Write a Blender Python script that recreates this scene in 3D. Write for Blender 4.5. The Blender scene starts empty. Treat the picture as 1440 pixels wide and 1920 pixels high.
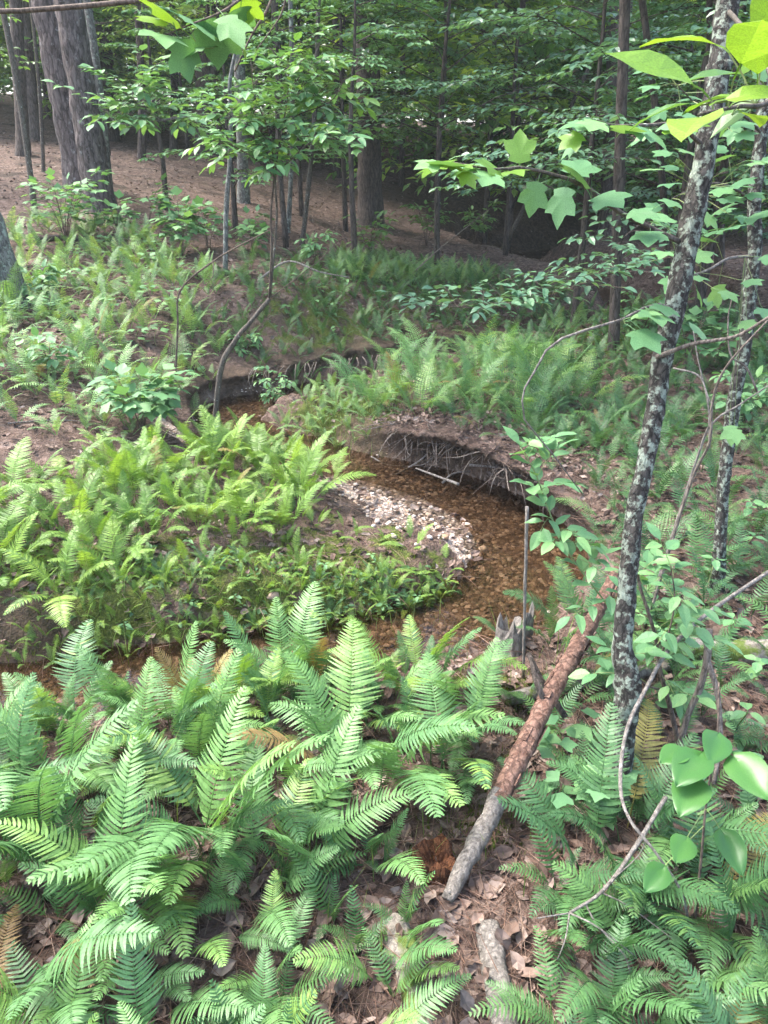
import bpy, math, random
import numpy as np
from mathutils import Vector, Matrix, Quaternion

# ------------------------------------------------------------------ camera, sky, sun, exposure
scene = bpy.context.scene
col = scene.collection
PITCH = math.radians(25.5); CAMH = 1.65; FPX = 1386.0
cam_d = bpy.data.cameras.new('camera'); cam = bpy.data.objects.new('camera', cam_d); col.objects.link(cam)
cam.location = (0, 0, CAMH); cam.rotation_euler = (math.radians(90) - PITCH, 0, 0)
cam_d.sensor_fit = 'VERTICAL'; cam_d.sensor_height = 36.0; cam_d.lens = 36.0 * FPX / 1920.0
cam_d.clip_start = 0.02; cam_d.clip_end = 2000
scene.camera = cam
SUN_EL, SUN_AZ = 60.0, -68.0           # degrees; azimuth from +Y, negative = left of the view
world = bpy.data.worlds.new('World'); scene.world = world; world.use_nodes = True
wn = world.node_tree.nodes; wl = world.node_tree.links
bg = wn['Background']; bg.inputs['Strength'].default_value = 0.15
sky = wn.new('ShaderNodeTexSky'); sky.sky_type = 'NISHITA'; sky.sun_disc = False
sky.sun_elevation = math.radians(SUN_EL); sky.sun_rotation = math.radians(SUN_AZ)
sky.air_density = 1.0; sky.dust_density = 4.0; sky.ozone_density = 1.0
wl.new(sky.outputs[0], bg.inputs[0])
sd = bpy.data.lights.new('sun', 'SUN'); sd.energy = 1.5; sd.angle = math.radians(26); sd.color = (1.0, 0.975, 0.93)
sun = bpy.data.objects.new('sun', sd); col.objects.link(sun)
_se, _sa = math.radians(SUN_EL), math.radians(SUN_AZ)
sun.rotation_euler = Vector((-math.sin(_sa) * math.cos(_se), -math.cos(_sa) * math.cos(_se), -math.sin(_se))).to_track_quat('-Z', 'Y').to_euler()
scene.view_settings.view_transform = 'Standard'; scene.view_settings.look = 'None'
scene.view_settings.gamma = 1.0; scene.view_settings.use_curve_mapping = False
scene.view_settings.exposure = 2.6
scene.render.engine = 'CYCLES'
scene.cycles.max_bounces = 6; scene.cycles.diffuse_bounces = 4; scene.cycles.transmission_bounces = 4
scene.cycles.transparent_max_bounces = 6; scene.cycles.use_denoising = True

R = random.Random(7)
N = np.random.default_rng(11)
TAU = math.tau

# ------------------------------------------------------------------ helpers
def at(px, py, Y):
    """a point of the place seen at a photograph pixel, at forward distance Y"""
    x = (px - 720) / FPX; y = -(py - 960) / FPX
    d = np.array([x, math.cos(PITCH) + y * math.sin(PITCH), -math.sin(PITCH) + y * math.cos(PITCH)])
    return np.array([0, 0, CAMH]) + d * (Y / d[1])

def vnoise(x, y, seed=0):
    x = np.asarray(x, float); y = np.asarray(y, float)
    xi = np.floor(x); yi = np.floor(y); fx = x - xi; fy = y - yi
    fx = fx * fx * (3 - 2 * fx); fy = fy * fy * (3 - 2 * fy)
    def h(a, b):
        v = np.sin(a * 127.1 + b * 311.7 + seed * 74.7) * 43758.5453
        return v - np.floor(v)
    return (h(xi, yi) * (1 - fx) + h(xi + 1, yi) * fx) * (1 - fy) + (h(xi, yi + 1) * (1 - fx) + h(xi + 1, yi + 1) * fx) * fy

def fbm(x, y, seed=0, o=3):
    s = 0; a = 0.5
    for i in range(o):
        s = s + a * (vnoise(x * 2 ** i, y * 2 ** i, seed + i * 13) - 0.5); a *= 0.5
    return s

def sstep(t):
    t = np.clip(t, 0, 1); return t * t * (3 - 2 * t)

def mesh_data(name, V, F, mat, var=None, smooth=False, attrs=None):
    V = np.ascontiguousarray(V, np.float32); F = np.ascontiguousarray(F, np.int32)
    me = bpy.data.meshes.new(name)
    me.vertices.add(len(V)); me.vertices.foreach_set('co', V.ravel())
    k = F.shape[1]
    me.loops.add(F.size); me.loops.foreach_set('vertex_index', F.ravel())
    me.polygons.add(len(F)); me.polygons.foreach_set('loop_start', np.arange(0, F.size, k, dtype=np.int32))
    me.polygons.foreach_set('use_smooth', np.full(len(F), smooth, dtype=bool))
    me.update(calc_edges=True); me.validate()
    a = dict(attrs or {})
    a['var'] = np.zeros(len(V)) if var is None else var
    for nm, arr in a.items():
        at_ = me.attributes.new(nm, 'FLOAT', 'POINT'); at_.data.foreach_set('value', np.ascontiguousarray(arr, np.float32))
    me.materials.append(mat)
    return me

def link(name, data, parent=None, loc=None, mat4=None):
    o = bpy.data.objects.new(name, data); col.objects.link(o)
    if parent is not None: o.parent = parent
    if loc is not None: o.location = loc
    if mat4 is not None: o.matrix_local = mat4
    return o

def tag(o, label=None, cat=None, group=None, kind=None):
    if label: o['label'] = label
    if cat: o['category'] = cat
    if group: o['group'] = group
    if kind: o['kind'] = kind
    return o

def thing(name, label, cat, loc, rz=0, group=None):
    o = bpy.data.objects.new(name, None); col.objects.link(o); o.empty_display_size = 0.05
    o.location = loc; o.rotation_euler = (0, 0, rz)
    return tag(o, label, cat, group)

class Geo:
    def __init__(s): s.V = []; s.F = []; s.A = []; s.n = 0
    def add(s, V, F, var=0.0):
        V = np.asarray(V, float); F = np.asarray(F, int)
        s.V.append(V); s.F.append(F + s.n); s.A.append(np.full(len(V), var) if np.isscalar(var) else var); s.n += len(V)
    def get(s): return np.vstack(s.V), np.vstack(s.F), np.concatenate(s.A)
    def mesh(s, name, mat, smooth=False):
        V, F, A = s.get(); return mesh_data(name, V, F, mat, A, smooth)

def smooth_path(P, n):
    """Catmull-Rom through control rows"""
    P = np.asarray(P, float); m = len(P)
    if m == 2:
        t = np.linspace(0, 1, n)[:, None]; return P[0] * (1 - t) + P[1] * t
    Q = np.vstack([2 * P[0] - P[1], P, 2 * P[-1] - P[-2]])
    out = []
    for u in np.linspace(0, m - 1 - 1e-9, n):
        i = int(u); t = u - i
        a, b, c, d = Q[i], Q[i + 1], Q[i + 2], Q[i + 3]
        out.append(0.5 * (2 * b + (c - a) * t + (2 * a - 5 * b + 4 * c - d) * t * t + (3 * b - a - 3 * c + d) * t ** 3))
    return np.array(out)

def tube(P, rad, k=6, rough=0.0, seed=0, cap=True, fr=6.0):
    P = np.asarray(P, float); n = len(P); rad = np.broadcast_to(np.asarray(rad, float), (n,))
    T = np.gradient(P, axis=0); T /= np.linalg.norm(T, axis=1)[:, None] + 1e-9
    u = np.cross(T[0], [0.31, 0.95, 0.05]); u /= np.linalg.norm(u)
    V = np.zeros((n, k, 3)); ang = np.arange(k) / k * TAU
    s = np.concatenate([[0], np.cumsum(np.linalg.norm(np.diff(P, axis=0), axis=1))])
    for i in range(n):
        u = u - T[i] * u.dot(T[i]); u /= np.linalg.norm(u) + 1e-9
        w = np.cross(T[i], u)
        r = np.full(k, rad[i])
        if rough: r = r * (1 + rough * 2 * (vnoise(ang / TAU * k * 0.5, np.full(k, s[i] * fr), seed) - 0.5) + rough * fbm(np.cos(ang) * 1.5 + 9, np.sin(ang) * 1.5 + s[i] * fr * 0.4, seed + 5))
        V[i] = P[i] + (np.cos(ang)[:, None] * u + np.sin(ang)[:, None] * w) * r[:, None]
    F = []
    for i in range(n - 1):
        for j in range(k):
            a = i * k + j; b = i * k + (j + 1) % k
            F += [(a, b, b + k), (a, b + k, a + k)]
    V = V.reshape(-1, 3)
    if cap:
        V = np.vstack([V, P[0], P[-1]]); c0 = n * k; c1 = c0 + 1
        for j in range(k):
            F += [(c0, (j + 1) % k, j), (c1, (n - 1) * k + j, (n - 1) * k + (j + 1) % k)]
    return V, np.array(F)

def place_many(Vt, Ft, M, var):
    """merge copies of a small mesh; M (n,3,4), var (n,)"""
    n = len(M); k = len(Vt)
    V = np.einsum('nij,kj->nki', M[:, :, :3], Vt) + M[:, None, :, 3]
    F = Ft[None] + (np.arange(n) * k)[:, None, None]
    return V.reshape(-1, 3), F.reshape(-1, 3), np.repeat(var, k)

def frames(d, up, size, pos):
    """3x4 matrices with X along d, Z near up"""
    d = d / (np.linalg.norm(d, axis=1)[:, None] + 1e-9)
    y = np.cross(up, d); y /= np.linalg.norm(y, axis=1)[:, None] + 1e-9
    z = np.cross(d, y)
    M = np.zeros((len(d), 3, 4)); s = np.asarray(size)[:, None]
    M[:, :, 0] = d * s; M[:, :, 1] = y * s; M[:, :, 2] = z * s; M[:, :, 3] = pos
    return M

def m44(M34):
    m = Matrix.Identity(4)
    for i in range(3):
        for j in range(4): m[i][j] = float(M34[i, j])
    return m

# ------------------------------------------------------------------ materials
def nodes(m):
    m.use_nodes = True; nt = m.node_tree; nt.nodes.clear()
    out = nt.nodes.new('ShaderNodeOutputMaterial'); return nt, nt.nodes, nt.links, out

def ramp(nn, stops, interp='LINEAR'):
    r = nn.new('ShaderNodeValToRGB'); r.color_ramp.interpolation = interp
    e = r.color_ramp.elements
    while len(e) < len(stops): e.new(0.5)
    for el, (p, c) in zip(e, stops): el.position = p; el.color = (*c, 1)
    return r

def variation(nn, ll):
    a = nn.new('ShaderNodeAttribute'); a.attribute_name = 'var'
    oi = nn.new('ShaderNodeObjectInfo')
    ad = nn.new('ShaderNodeMath'); ad.operation = 'ADD'; ll.new(a.outputs['Fac'], ad.inputs[0]); ll.new(oi.outputs['Random'], ad.inputs[1])
    fr = nn.new('ShaderNodeMath'); fr.operation = 'FRACT'; ll.new(ad.outputs[0], fr.inputs[0])
    return fr

def leaf_mat(name, stops, rough=0.45, trans=0.35, tint=(1.25, 1.2, 0.5), spec=0.5, mottle=0.25):
    m = bpy.data.materials.new(name); nt, nn, ll, out = nodes(m)
    v = variation(nn, ll); r = ramp(nn, stops); ll.new(v.outputs[0], r.inputs[0])
    tc = nn.new('ShaderNodeTexCoord'); no = nn.new('ShaderNodeTexNoise'); no.inputs['Scale'].default_value = 45; no.inputs['Detail'].default_value = 3
    ll.new(tc.outputs['Object'], no.inputs['Vector'])
    mr = nn.new('ShaderNodeMapRange'); mr.inputs[1].default_value = 0.3; mr.inputs[2].default_value = 0.7
    mr.inputs[3].default_value = 1 - mottle; mr.inputs[4].default_value = 1 + mottle; ll.new(no.outputs[0], mr.inputs[0])
    mx = nn.new('ShaderNodeVectorMath'); mx.operation = 'SCALE'; ll.new(r.outputs[0], mx.inputs[0]); ll.new(mr.outputs[0], mx.inputs['Scale'])
    p = nn.new('ShaderNodeBsdfPrincipled'); ll.new(mx.outputs[0], p.inputs['Base Color'])
    p.inputs['Roughness'].default_value = rough; p.inputs['Specular IOR Level'].default_value = spec
    t = nn.new('ShaderNodeBsdfTranslucent')
    tm = nn.new('ShaderNodeVectorMath'); tm.operation = 'MULTIPLY'; tm.inputs[1].default_value = tint
    ll.new(mx.outputs[0], tm.inputs[0]); ll.new(tm.outputs[0], t.inputs['Color'])
    ms = nn.new('ShaderNodeMixShader'); ms.inputs[0].default_value = trans
    ll.new(p.outputs[0], ms.inputs[1]); ll.new(t.outputs[0], ms.inputs[2]); ll.new(ms.outputs[0], out.inputs[0])
    return m

def bark_mat(name, c0, c1, scale=(14, 14, 3), bump=0.6, lichen=None, lich_amt=0.5, rough=0.9, fine=40, moss=None, crack=.42):
    m = bpy.data.materials.new(name); nt, nn, ll, out = nodes(m)
    tc = nn.new('ShaderNodeTexCoord'); mp = nn.new('ShaderNodeMapping'); mp.inputs['Scale'].default_value = scale
    ll.new(tc.outputs['Object'], mp.inputs[0])
    n1 = nn.new('ShaderNodeTexNoise'); n1.inputs['Scale'].default_value = 2.2; n1.inputs['Detail'].default_value = 6; n1.inputs['Roughness'].default_value = 0.7
    ll.new(mp.outputs[0], n1.inputs['Vector'])
    r = ramp(nn, [(0.32, c0), (0.66, c1)]); ll.new(n1.outputs[0], r.inputs[0])
    vo = nn.new('ShaderNodeTexVoronoi'); vo.feature = 'DISTANCE_TO_EDGE'; vo.inputs['Scale'].default_value = 1.6
    wr = nn.new('ShaderNodeVectorMath'); wr.operation = 'MULTIPLY_ADD'; ll.new(n1.outputs['Color'], wr.inputs[0]); wr.inputs[1].default_value = (.9, .9, .9); ll.new(mp.outputs[0], wr.inputs[2]); ll.new(wr.outputs[0], vo.inputs['Vector'])
    cr = nn.new('ShaderNodeMapRange'); cr.inputs[2].default_value = 0.12; cr.inputs[3].default_value = crack; ll.new(vo.outputs['Distance'], cr.inputs[0])
    sc = nn.new('ShaderNodeVectorMath'); sc.operation = 'SCALE'; ll.new(r.outputs[0], sc.inputs[0]); ll.new(cr.outputs[0], sc.inputs['Scale'])
    cur = sc.outputs[0]
    for k, (lc, amt, ls) in enumerate(([(lichen, lich_amt, fine)] if lichen else []) + ([(moss, 0.5, 9)] if moss else [])):
        n2 = nn.new('ShaderNodeTexNoise'); n2.inputs['Scale'].default_value = ls; n2.inputs['Detail'].default_value = 4; n2.inputs['Roughness'].default_value = 0.65
        ll.new(tc.outputs['Object'], n2.inputs['Vector'])
        lr = nn.new('ShaderNodeMapRange'); lr.inputs[1].default_value = 1.02 - amt; lr.inputs[2].default_value = 1.1 - amt; ll.new(n2.outputs[0], lr.inputs[0])
        mi = nn.new('ShaderNodeMix'); mi.data_type = 'RGBA'; ll.new(lr.outputs[0], mi.inputs[0]); ll.new(cur, mi.inputs[6]); mi.inputs[7].default_value = (*lc, 1)
        cur = mi.outputs[2]
    p = nn.new('ShaderNodeBsdfPrincipled'); p.inputs['Roughness'].default_value = rough; p.inputs['Specular IOR Level'].default_value = 0.25
    ll.new(cur, p.inputs['Base Color'])
    b = nn.new('ShaderNodeBump'); b.inputs['Strength'].default_value = bump; b.inputs['Distance'].default_value = 0.02
    ad = nn.new('ShaderNodeMath'); ad.operation = 'MULTIPLY'; ll.new(n1.outputs[0], ad.inputs[0]); ll.new(cr.outputs[0], ad.inputs[1])
    ll.new(ad.outputs[0], b.inputs['Height']); ll.new(b.outputs[0], p.inputs['Normal']); ll.new(p.outputs[0], out.inputs[0])
    return m

def var_mat(name, stops, rough=0.8, spec=0.3, interp='LINEAR', bump=0.0, bscale=60, trans=0):
    m = bpy.data.materials.new(name); nt, nn, ll, out = nodes(m)
    v = variation(nn, ll); r = ramp(nn, stops, interp); ll.new(v.outputs[0], r.inputs[0])
    tc = nn.new('ShaderNodeTexCoord'); no = nn.new('ShaderNodeTexNoise'); no.inputs['Scale'].default_value = bscale; no.inputs['Detail'].default_value = 4
    ll.new(tc.outputs['Object'], no.inputs['Vector'])
    mr = nn.new('ShaderNodeMapRange'); mr.inputs[1].default_value = 0.3; mr.inputs[2].default_value = 0.7; mr.inputs[3].default_value = 0.65; mr.inputs[4].default_value = 1.3
    ll.new(no.outputs[0], mr.inputs[0])
    sc = nn.new('ShaderNodeVectorMath'); sc.operation = 'SCALE'; ll.new(r.outputs[0], sc.inputs[0]); ll.new(mr.outputs[0], sc.inputs['Scale'])
    p = nn.new('ShaderNodeBsdfPrincipled'); p.inputs['Roughness'].default_value = rough; p.inputs['Specular IOR Level'].default_value = spec
    ll.new(sc.outputs[0], p.inputs['Base Color'])
    if bump:
        b = nn.new('ShaderNodeBump'); b.inputs['Strength'].default_value = bump; b.inputs['Distance'].default_value = 0.01
        ll.new(no.outputs[0], b.inputs['Height']); ll.new(b.outputs[0], p.inputs['Normal'])
    ll.new(p.outputs[0], out.inputs[0])
    return m

MAT = {}
MAT['fern_mint'] = leaf_mat('fern_mint', [(0, (.08, .185, .07)), (.45, (.115, .24, .085)), (.8, (.15, .29, .085)), (1, (.19, .31, .07))], 0.5, 0.3, tint=(1.2, 1.2, .65))
MAT['fern_lime'] = leaf_mat('fern_lime', [(0, (.10, .20, .04)), (.5, (.15, .27, .05)), (1, (.21, .33, .06))], 0.5, 0.33)
MAT['fern_deep'] = leaf_mat('fern_deep', [(0, (.04, .11, .042)), (.6, (.065, .155, .052)), (1, (.10, .2, .055))], 0.5, 0.3)
MAT['fern_pale'] = leaf_mat('fern_pale', [(0, (.11, .21, .085)), (.6, (.16, .29, .10)), (1, (.22, .33, .10))], 0.55, 0.3)
MAT['fern_old'] = leaf_mat('fern_old', [(0, (.16, .17, .04)), (.6, (.22, .17, .05)), (1, (.2, .12, .05))], 0.6, 0.25)
MAT['leaf_blue'] = leaf_mat('leaf_blue', [(0, (.075, .17, .105)), (.6, (.11, .235, .135)), (1, (.15, .28, .14))], 0.34, 0.32, spec=0.8)
MAT['leaf_green'] = leaf_mat('leaf_green', [(0, (.07, .16, .05)), (.6, (.115, .235, .07)), (1, (.17, .30, .075))], 0.4, 0.4, spec=.6)
MAT['leaf_far'] = leaf_mat('leaf_far', [(0, (.12, .22, .08)), (.5, (.2, .33, .09)), (1, (.3, .42, .10))], 0.5, 0.5)
MAT['leaf_lime_sunlit'] = leaf_mat('leaf_lime_sunlit', [(0, (.12, .24, .035)), (.6, (.16, .29, .04)), (1, (.2, .33, .045))], 0.4, 0.42)  # yellow-green base colour stands in for sunlight on the near top right leaves
MAT['leaf_seed'] = leaf_mat('leaf_seed', [(0, (.085, .2, .09)), (.6, (.13, .27, .115)), (1, (.18, .33, .125))], 0.5, 0.3, spec=0.4)
MAT['leaf_gloss'] = leaf_mat('leaf_gloss', [(0, (.035, .115, .026)), (1, (.055, .15, .032))], 0.4, 0.25, spec=0.45, mottle=0.12)
MAT['grass'] = leaf_mat('grass', [(0, (.08, .16, .04)), (1, (.2, .25, .06))], 0.5, 0.3)
MAT['moss'] = leaf_mat('moss', [(0, (.05, .09, .015)), (.6, (.09, .14, .02)), (1, (.15, .18, .03))], 0.9, 0.1, spec=0.1)
MAT['bark_pine'] = bark_mat('bark_pine', (.05, .038, .034), (.17, .14, .13), (9, 9, 2.6), 1.0, lichen=(.19, .18, .17), lich_amt=.42, fine=14)
MAT['bark_grey'] = bark_mat('bark_grey', (.09, .085, .08), (.22, .215, .2), (20, 20, 5), 0.5, lichen=(.25, .28, .24), lich_amt=.48, fine=22)
MAT['bark_dark'] = bark_mat('bark_dark', (.045, .036, .03), (.13, .105, .09), (16, 16, 4), 0.8)
MAT['bark_lichen'] = bark_mat('bark_lichen', (.034, .031, .027), (.11, .099, .087), (34, 34, 14), 1.0, lichen=(.30, .35, .28), lich_amt=.52, fine=42)
MAT['bark_twig'] = bark_mat('bark_twig', (.07, .052, .04), (.17, .13, .105), (40, 40, 10), 0.4)
MAT['bark_young'] = bark_mat('bark_young', (.06, .05, .04), (.14, .12, .10), (40, 40, 10), 0.3, lichen=(.3, .33, .28), lich_amt=.4, fine=30)
MAT['wood_grey'] = bark_mat('wood_grey', (.10, .087, .075), (.36, .325, .29), (34, 34, 12), 0.9, crack=.74)
MAT['wood_red'] = bark_mat('wood_red', (.13, .065, .045), (.33, .2, .15), (26, 26, 9), 1.0, crack=.6, lichen=(.42, .36, .32), lich_amt=.36, fine=20)
MAT['wood_rot'] = bark_mat('wood_rot', (.10, .035, .015), (.26, .11, .05), (50, 50, 12), 1.0)
MAT['wood_moss'] = bark_mat('wood_moss', (.14, .12, .10), (.32, .29, .25), (24, 24, 6), 0.7, moss=(.10, .14, .03), crack=.7)
MAT['root'] = bark_mat('root', (.08, .062, .05), (.27, .225, .19), (40, 40, 10), 0.4)
MAT['stem_green'] = var_mat('stem_green', [(0, (.1, .15, .05)), (1, (.16, .2, .07))], 0.5)
MAT['dead_leaf'] = var_mat('dead_leaf', [(0, (.055, .036, .028)), (.35, (.11, .072, .055)), (.65, (.18, .125, .10)), (.9, (.24, .185, .155)), (1, (.10, .085, .08))], 0.7)
MAT['needle'] = var_mat('needle', [(0, (.09, .048, .035)), (.6, (.17, .10, .07)), (1, (.27, .19, .145))], 0.7)
MAT['bed_stone'] = var_mat('bed_stone', [(0, (.06, .042, .03)), (.4, (.12, .085, .06)), (.75, (.18, .13, .09)), (1, (.24, .2, .165))], 0.6, bump=0.3, bscale=90)
MAT['stone'] = var_mat('stone', [(0, (.30, .20, .13)), (.3, (.45, .36, .29)), (.6, (.52, .46, .41)), (.8, (.36, .22, .13)), (1, (.5, .5, .5))], 0.75, bump=0.4, bscale=90)

def ground_mat():
    m = bpy.data.materials.new('forest_floor'); nt, nn, ll, out = nodes(m)
    tc = nn.new('ShaderNodeTexCoord')
    def vor(scale, feat='F1'):
        v = nn.new('ShaderNodeTexVoronoi'); v.feature = feat; v.inputs['Scale'].default_value = scale; ll.new(warp.outputs[0], v.inputs['Vector']); return v
    def noi(scale, d=5, ro=.6):
        n = nn.new('ShaderNodeTexNoise'); n.inputs['Scale'].default_value = scale; n.inputs['Detail'].default_value = d; n.inputs['Roughness'].default_value = ro
        ll.new(tc.outputs['Object'], n.inputs['Vector']); return n
    def mixc(f, a, b):
        mi = nn.new('ShaderNodeMix'); mi.data_type = 'RGBA'
        ll.new(f, mi.inputs[0])
        for s, k in ((a, 6), (b, 7)):
            if isinstance(s, tuple): mi.inputs[k].default_value = (*s, 1)
            else: ll.new(s, mi.inputs[k])
        return mi.outputs[2]
    def attr(nm):
        a = nn.new('ShaderNodeAttribute'); a.attribute_name = nm; return a.outputs['Fac']
    def mth(op, a, b):
        k = nn.new('ShaderNodeMath'); k.operation = op
        for i, s in enumerate((a, b)):
            if isinstance(s, (int, float)): k.inputs[i].default_value = s
            else: ll.new(s, k.inputs[i])
        return k.outputs[0]
    def rng(s, a, b, c=0., d=1.):
        r = nn.new('ShaderNodeMapRange'); ll.new(s, r.inputs[0]); r.inputs[1].default_value = a; r.inputs[2].default_value = b; r.inputs[3].default_value = c; r.inputs[4].default_value = d; return r.outputs[0]
    nw = noi(9, 3); warp = nn.new('ShaderNodeVectorMath'); warp.operation = 'MULTIPLY_ADD'
    ll.new(nw.outputs['Color'], warp.inputs[0]); warp.inputs[1].default_value = (.16, .16, .16); ll.new(tc.outputs['Object'], warp.inputs[2])
    v1 = vor(22); v2 = vor(48)
    r1 = ramp(nn, [(0, (.04, .027, .021)), (.3, (.085, .056, .044)), (.55, (.14, .095, .077)), (.8, (.21, .155, .13)), (1, (.065, .05, .045))])
    ll.new(v1.outputs['Color'], r1.inputs[0])
    r2 = ramp(nn, [(0, (.035, .024, .018)), (.5, (.11, .073, .058)), (1, (.19, .135, .11))]); ll.new(v2.outputs['Color'], r2.inputs[0])
    litter = mixc(rng(noi(5).outputs[0], .42, .6), r1.outputs[0], r2.outputs[0])
    rs = ramp(nn, [(.3, (.028, .021, .016)), (.7, (.07, .052, .04))]); ll.new(noi(30).outputs[0], rs.inputs[0])
    c = mixc(rng(noi(1.7).outputs[0], .52, .66), litter, rs.outputs[0])
    rm = ramp(nn, [(.3, (.04, .055, .013)), (.55, (.085, .11, .022)), (.75, (.14, .15, .035))]); ll.new(noi(70).outputs[0], rm.inputs[0])
    mf = rng(mth('ADD', attr('moss'), mth('MULTIPLY', mth('SUBTRACT', noi(7).outputs[0], .5), 1.6)), .45, .62)
    c = mixc(mf, c, rm.outputs[0])
    vg = vor(75); rg = ramp(nn, [(0, (.22, .15, .11)), (.4, (.38, .29, .24)), (.75, (.5, .43, .38)), (1, (.3, .17, .10))]); ll.new(vg.outputs['Color'], rg.inputs[0])
    gf = rng(mth('ADD', attr('gravel'), mth('MULTIPLY', mth('SUBTRACT', noi(9).outputs[0], .5), .9)), .42, .58)
    c = mixc(gf, c, rg.outputs[0])
    c = mixc(attr('bed'), c, mixc(rng(noi(26).outputs[0], .35, .65), (.05, .036, .025), (.14, .10, .07)))
    c = mixc(attr('soil'), c, mixc(rng(noi(14).outputs[0], .35, .65), (.05, .036, .026), (.13, .09, .065)))
    p = nn.new('ShaderNodeBsdfPrincipled'); p.inputs['Roughness'].default_value = .9; p.inputs['Specular IOR Level'].default_value = .2
    ll.new(c, p.inputs['Base Color'])
    h = mth('ADD', mth('MULTIPLY', v1.outputs['Distance'], .7), mth('ADD', mth('MULTIPLY', vg.outputs['Distance'], .6), noi(40, 6, .7).outputs[0]))
    b = nn.new('ShaderNodeBump'); b.inputs['Strength'].default_value = .8; b.inputs['Distance'].default_value = .025
    ll.new(h, b.inputs['Height']); ll.new(b.outputs[0], p.inputs['Normal']); ll.new(p.outputs[0], out.inputs[0])
    return m
MAT['ground'] = ground_mat()

def water_mat():
    m = bpy.data.materials.new('creek_water'); nt, nn, ll, out = nodes(m)
    tc = nn.new('ShaderNodeTexCoord'); no = nn.new('ShaderNodeTexNoise'); no.inputs['Scale'].default_value = 16; no.inputs['Detail'].default_value = 3
    ll.new(tc.outputs['Object'], no.inputs['Vector'])
    b = nn.new('ShaderNodeBump'); b.inputs['Strength'].default_value = .12; b.inputs['Distance'].default_value = .008; ll.new(no.outputs[0], b.inputs['Height'])
    t = nn.new('ShaderNodeBsdfTransparent'); t.inputs[0].default_value = (.70, .62, .53, 1)
    g = nn.new('ShaderNodeBsdfGlossy'); g.inputs['Roughness'].default_value = .05; ll.new(b.outputs[0], g.inputs['Normal'])
    f = nn.new('ShaderNodeFresnel'); f.inputs[0].default_value = 1.33; ll.new(b.outputs[0], f.inputs['Normal'])
    ms = nn.new('ShaderNodeMixShader'); ll.new(f.outputs[0], ms.inputs[0]); ll.new(t.outputs[0], ms.inputs[1]); ll.new(g.outputs[0], ms.inputs[2])
    ll.new(ms.outputs[0], out.inputs[0]); return m
MAT['water'] = water_mat()

# ------------------------------------------------------------------ terrain
_C = np.array([(0, -3, 0), (0, 0, 0), (-1, 1.4, .0), (1, 1.4, .02), (0, 1.9, -.02), (-3, 1.4, .02), (3, 1.4, .08), (-6, -2, .2), (6, -2, .2),
    (-.3, 3.1, -.2), (.3, 3.1, -.24), (-.9, 3.4, -.13), (-1.6, 3.0, -.16), (-2.5, 3.6, .12), (0, 3.9, -.27), (-1, 4.4, -.1), (-.4, 4.7, -.2),
    (1.25, 3, -.08), (1.3, 4, -.04), (.65, 5.2, -.03), (0, 5.8, -.14), (-.6, 5.85, -.24), (-.35, 5.5, -.24), (1.5, 5, 0), (2.5, 4, .06), (2, 7, 0), (.8, 6.8, -.08), (3.6, 6, .12), (5, 8, .35),
    (-2.2, 5, .1), (-2.7, 6.2, .28), (-4.2, 8, .45), (-2, 7.7, .4), (-1, 8.1, .41), (-3.9, 10.8, 1.1), (-1.5, 11, .75), (0, 9.4, .34), (1.3, 11, .14),
    (-6, 10, 1.05), (-9, 20, 2.3), (-3, 16, 1.55), (0, 14, .7), (0.2, 17.5, 1.0), (3, 19, .95), (6, 20, 1.0), (9, 21.5, 1.1), (-9, 5, .8), (-20, 12, 2.5),
    (4.5, 14, .2), (6, 12, .35), (8, 15, .4), (12, 18, .9), (-12, 32, 3.6), (0, 32, 2.5), (12, 32, 1.7), (0, 70, 4.5), (-40, 70, 7), (40, 70, 3),
    (20, 8, 1), (-40, 0, 3), (40, 0, 2), (0, -40, 0), (0, 200, 9), (-200, 200, 12), (200, 200, 8), (-200, -40, 4), (200, -40, 3)], float)
_A = np.linalg.norm(_C[:, None, :2] - _C[None, :, :2], axis=2)
_n = len(_C); _S = np.zeros((_n + 3, _n + 3)); _S[:_n, :_n] = -_A + np.eye(_n) * -.04; _S[:_n, _n] = 1; _S[_n, :_n] = 1
_S[:_n, _n + 1:] = _C[:, :2]; _S[_n + 1:, :_n] = _C[:, :2].T
_W = np.linalg.solve(_S, np.concatenate([_C[:, 2], [0, 0, 0]]))
def base_h(x, y):
    out = np.zeros_like(x) + _W[_n] + _W[_n + 1] * x + _W[_n + 2] * y
    for i in range(_n): out -= _W[i] * np.sqrt((x - _C[i, 0]) ** 2 + (y - _C[i, 1]) ** 2 + .05)
    return out
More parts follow.
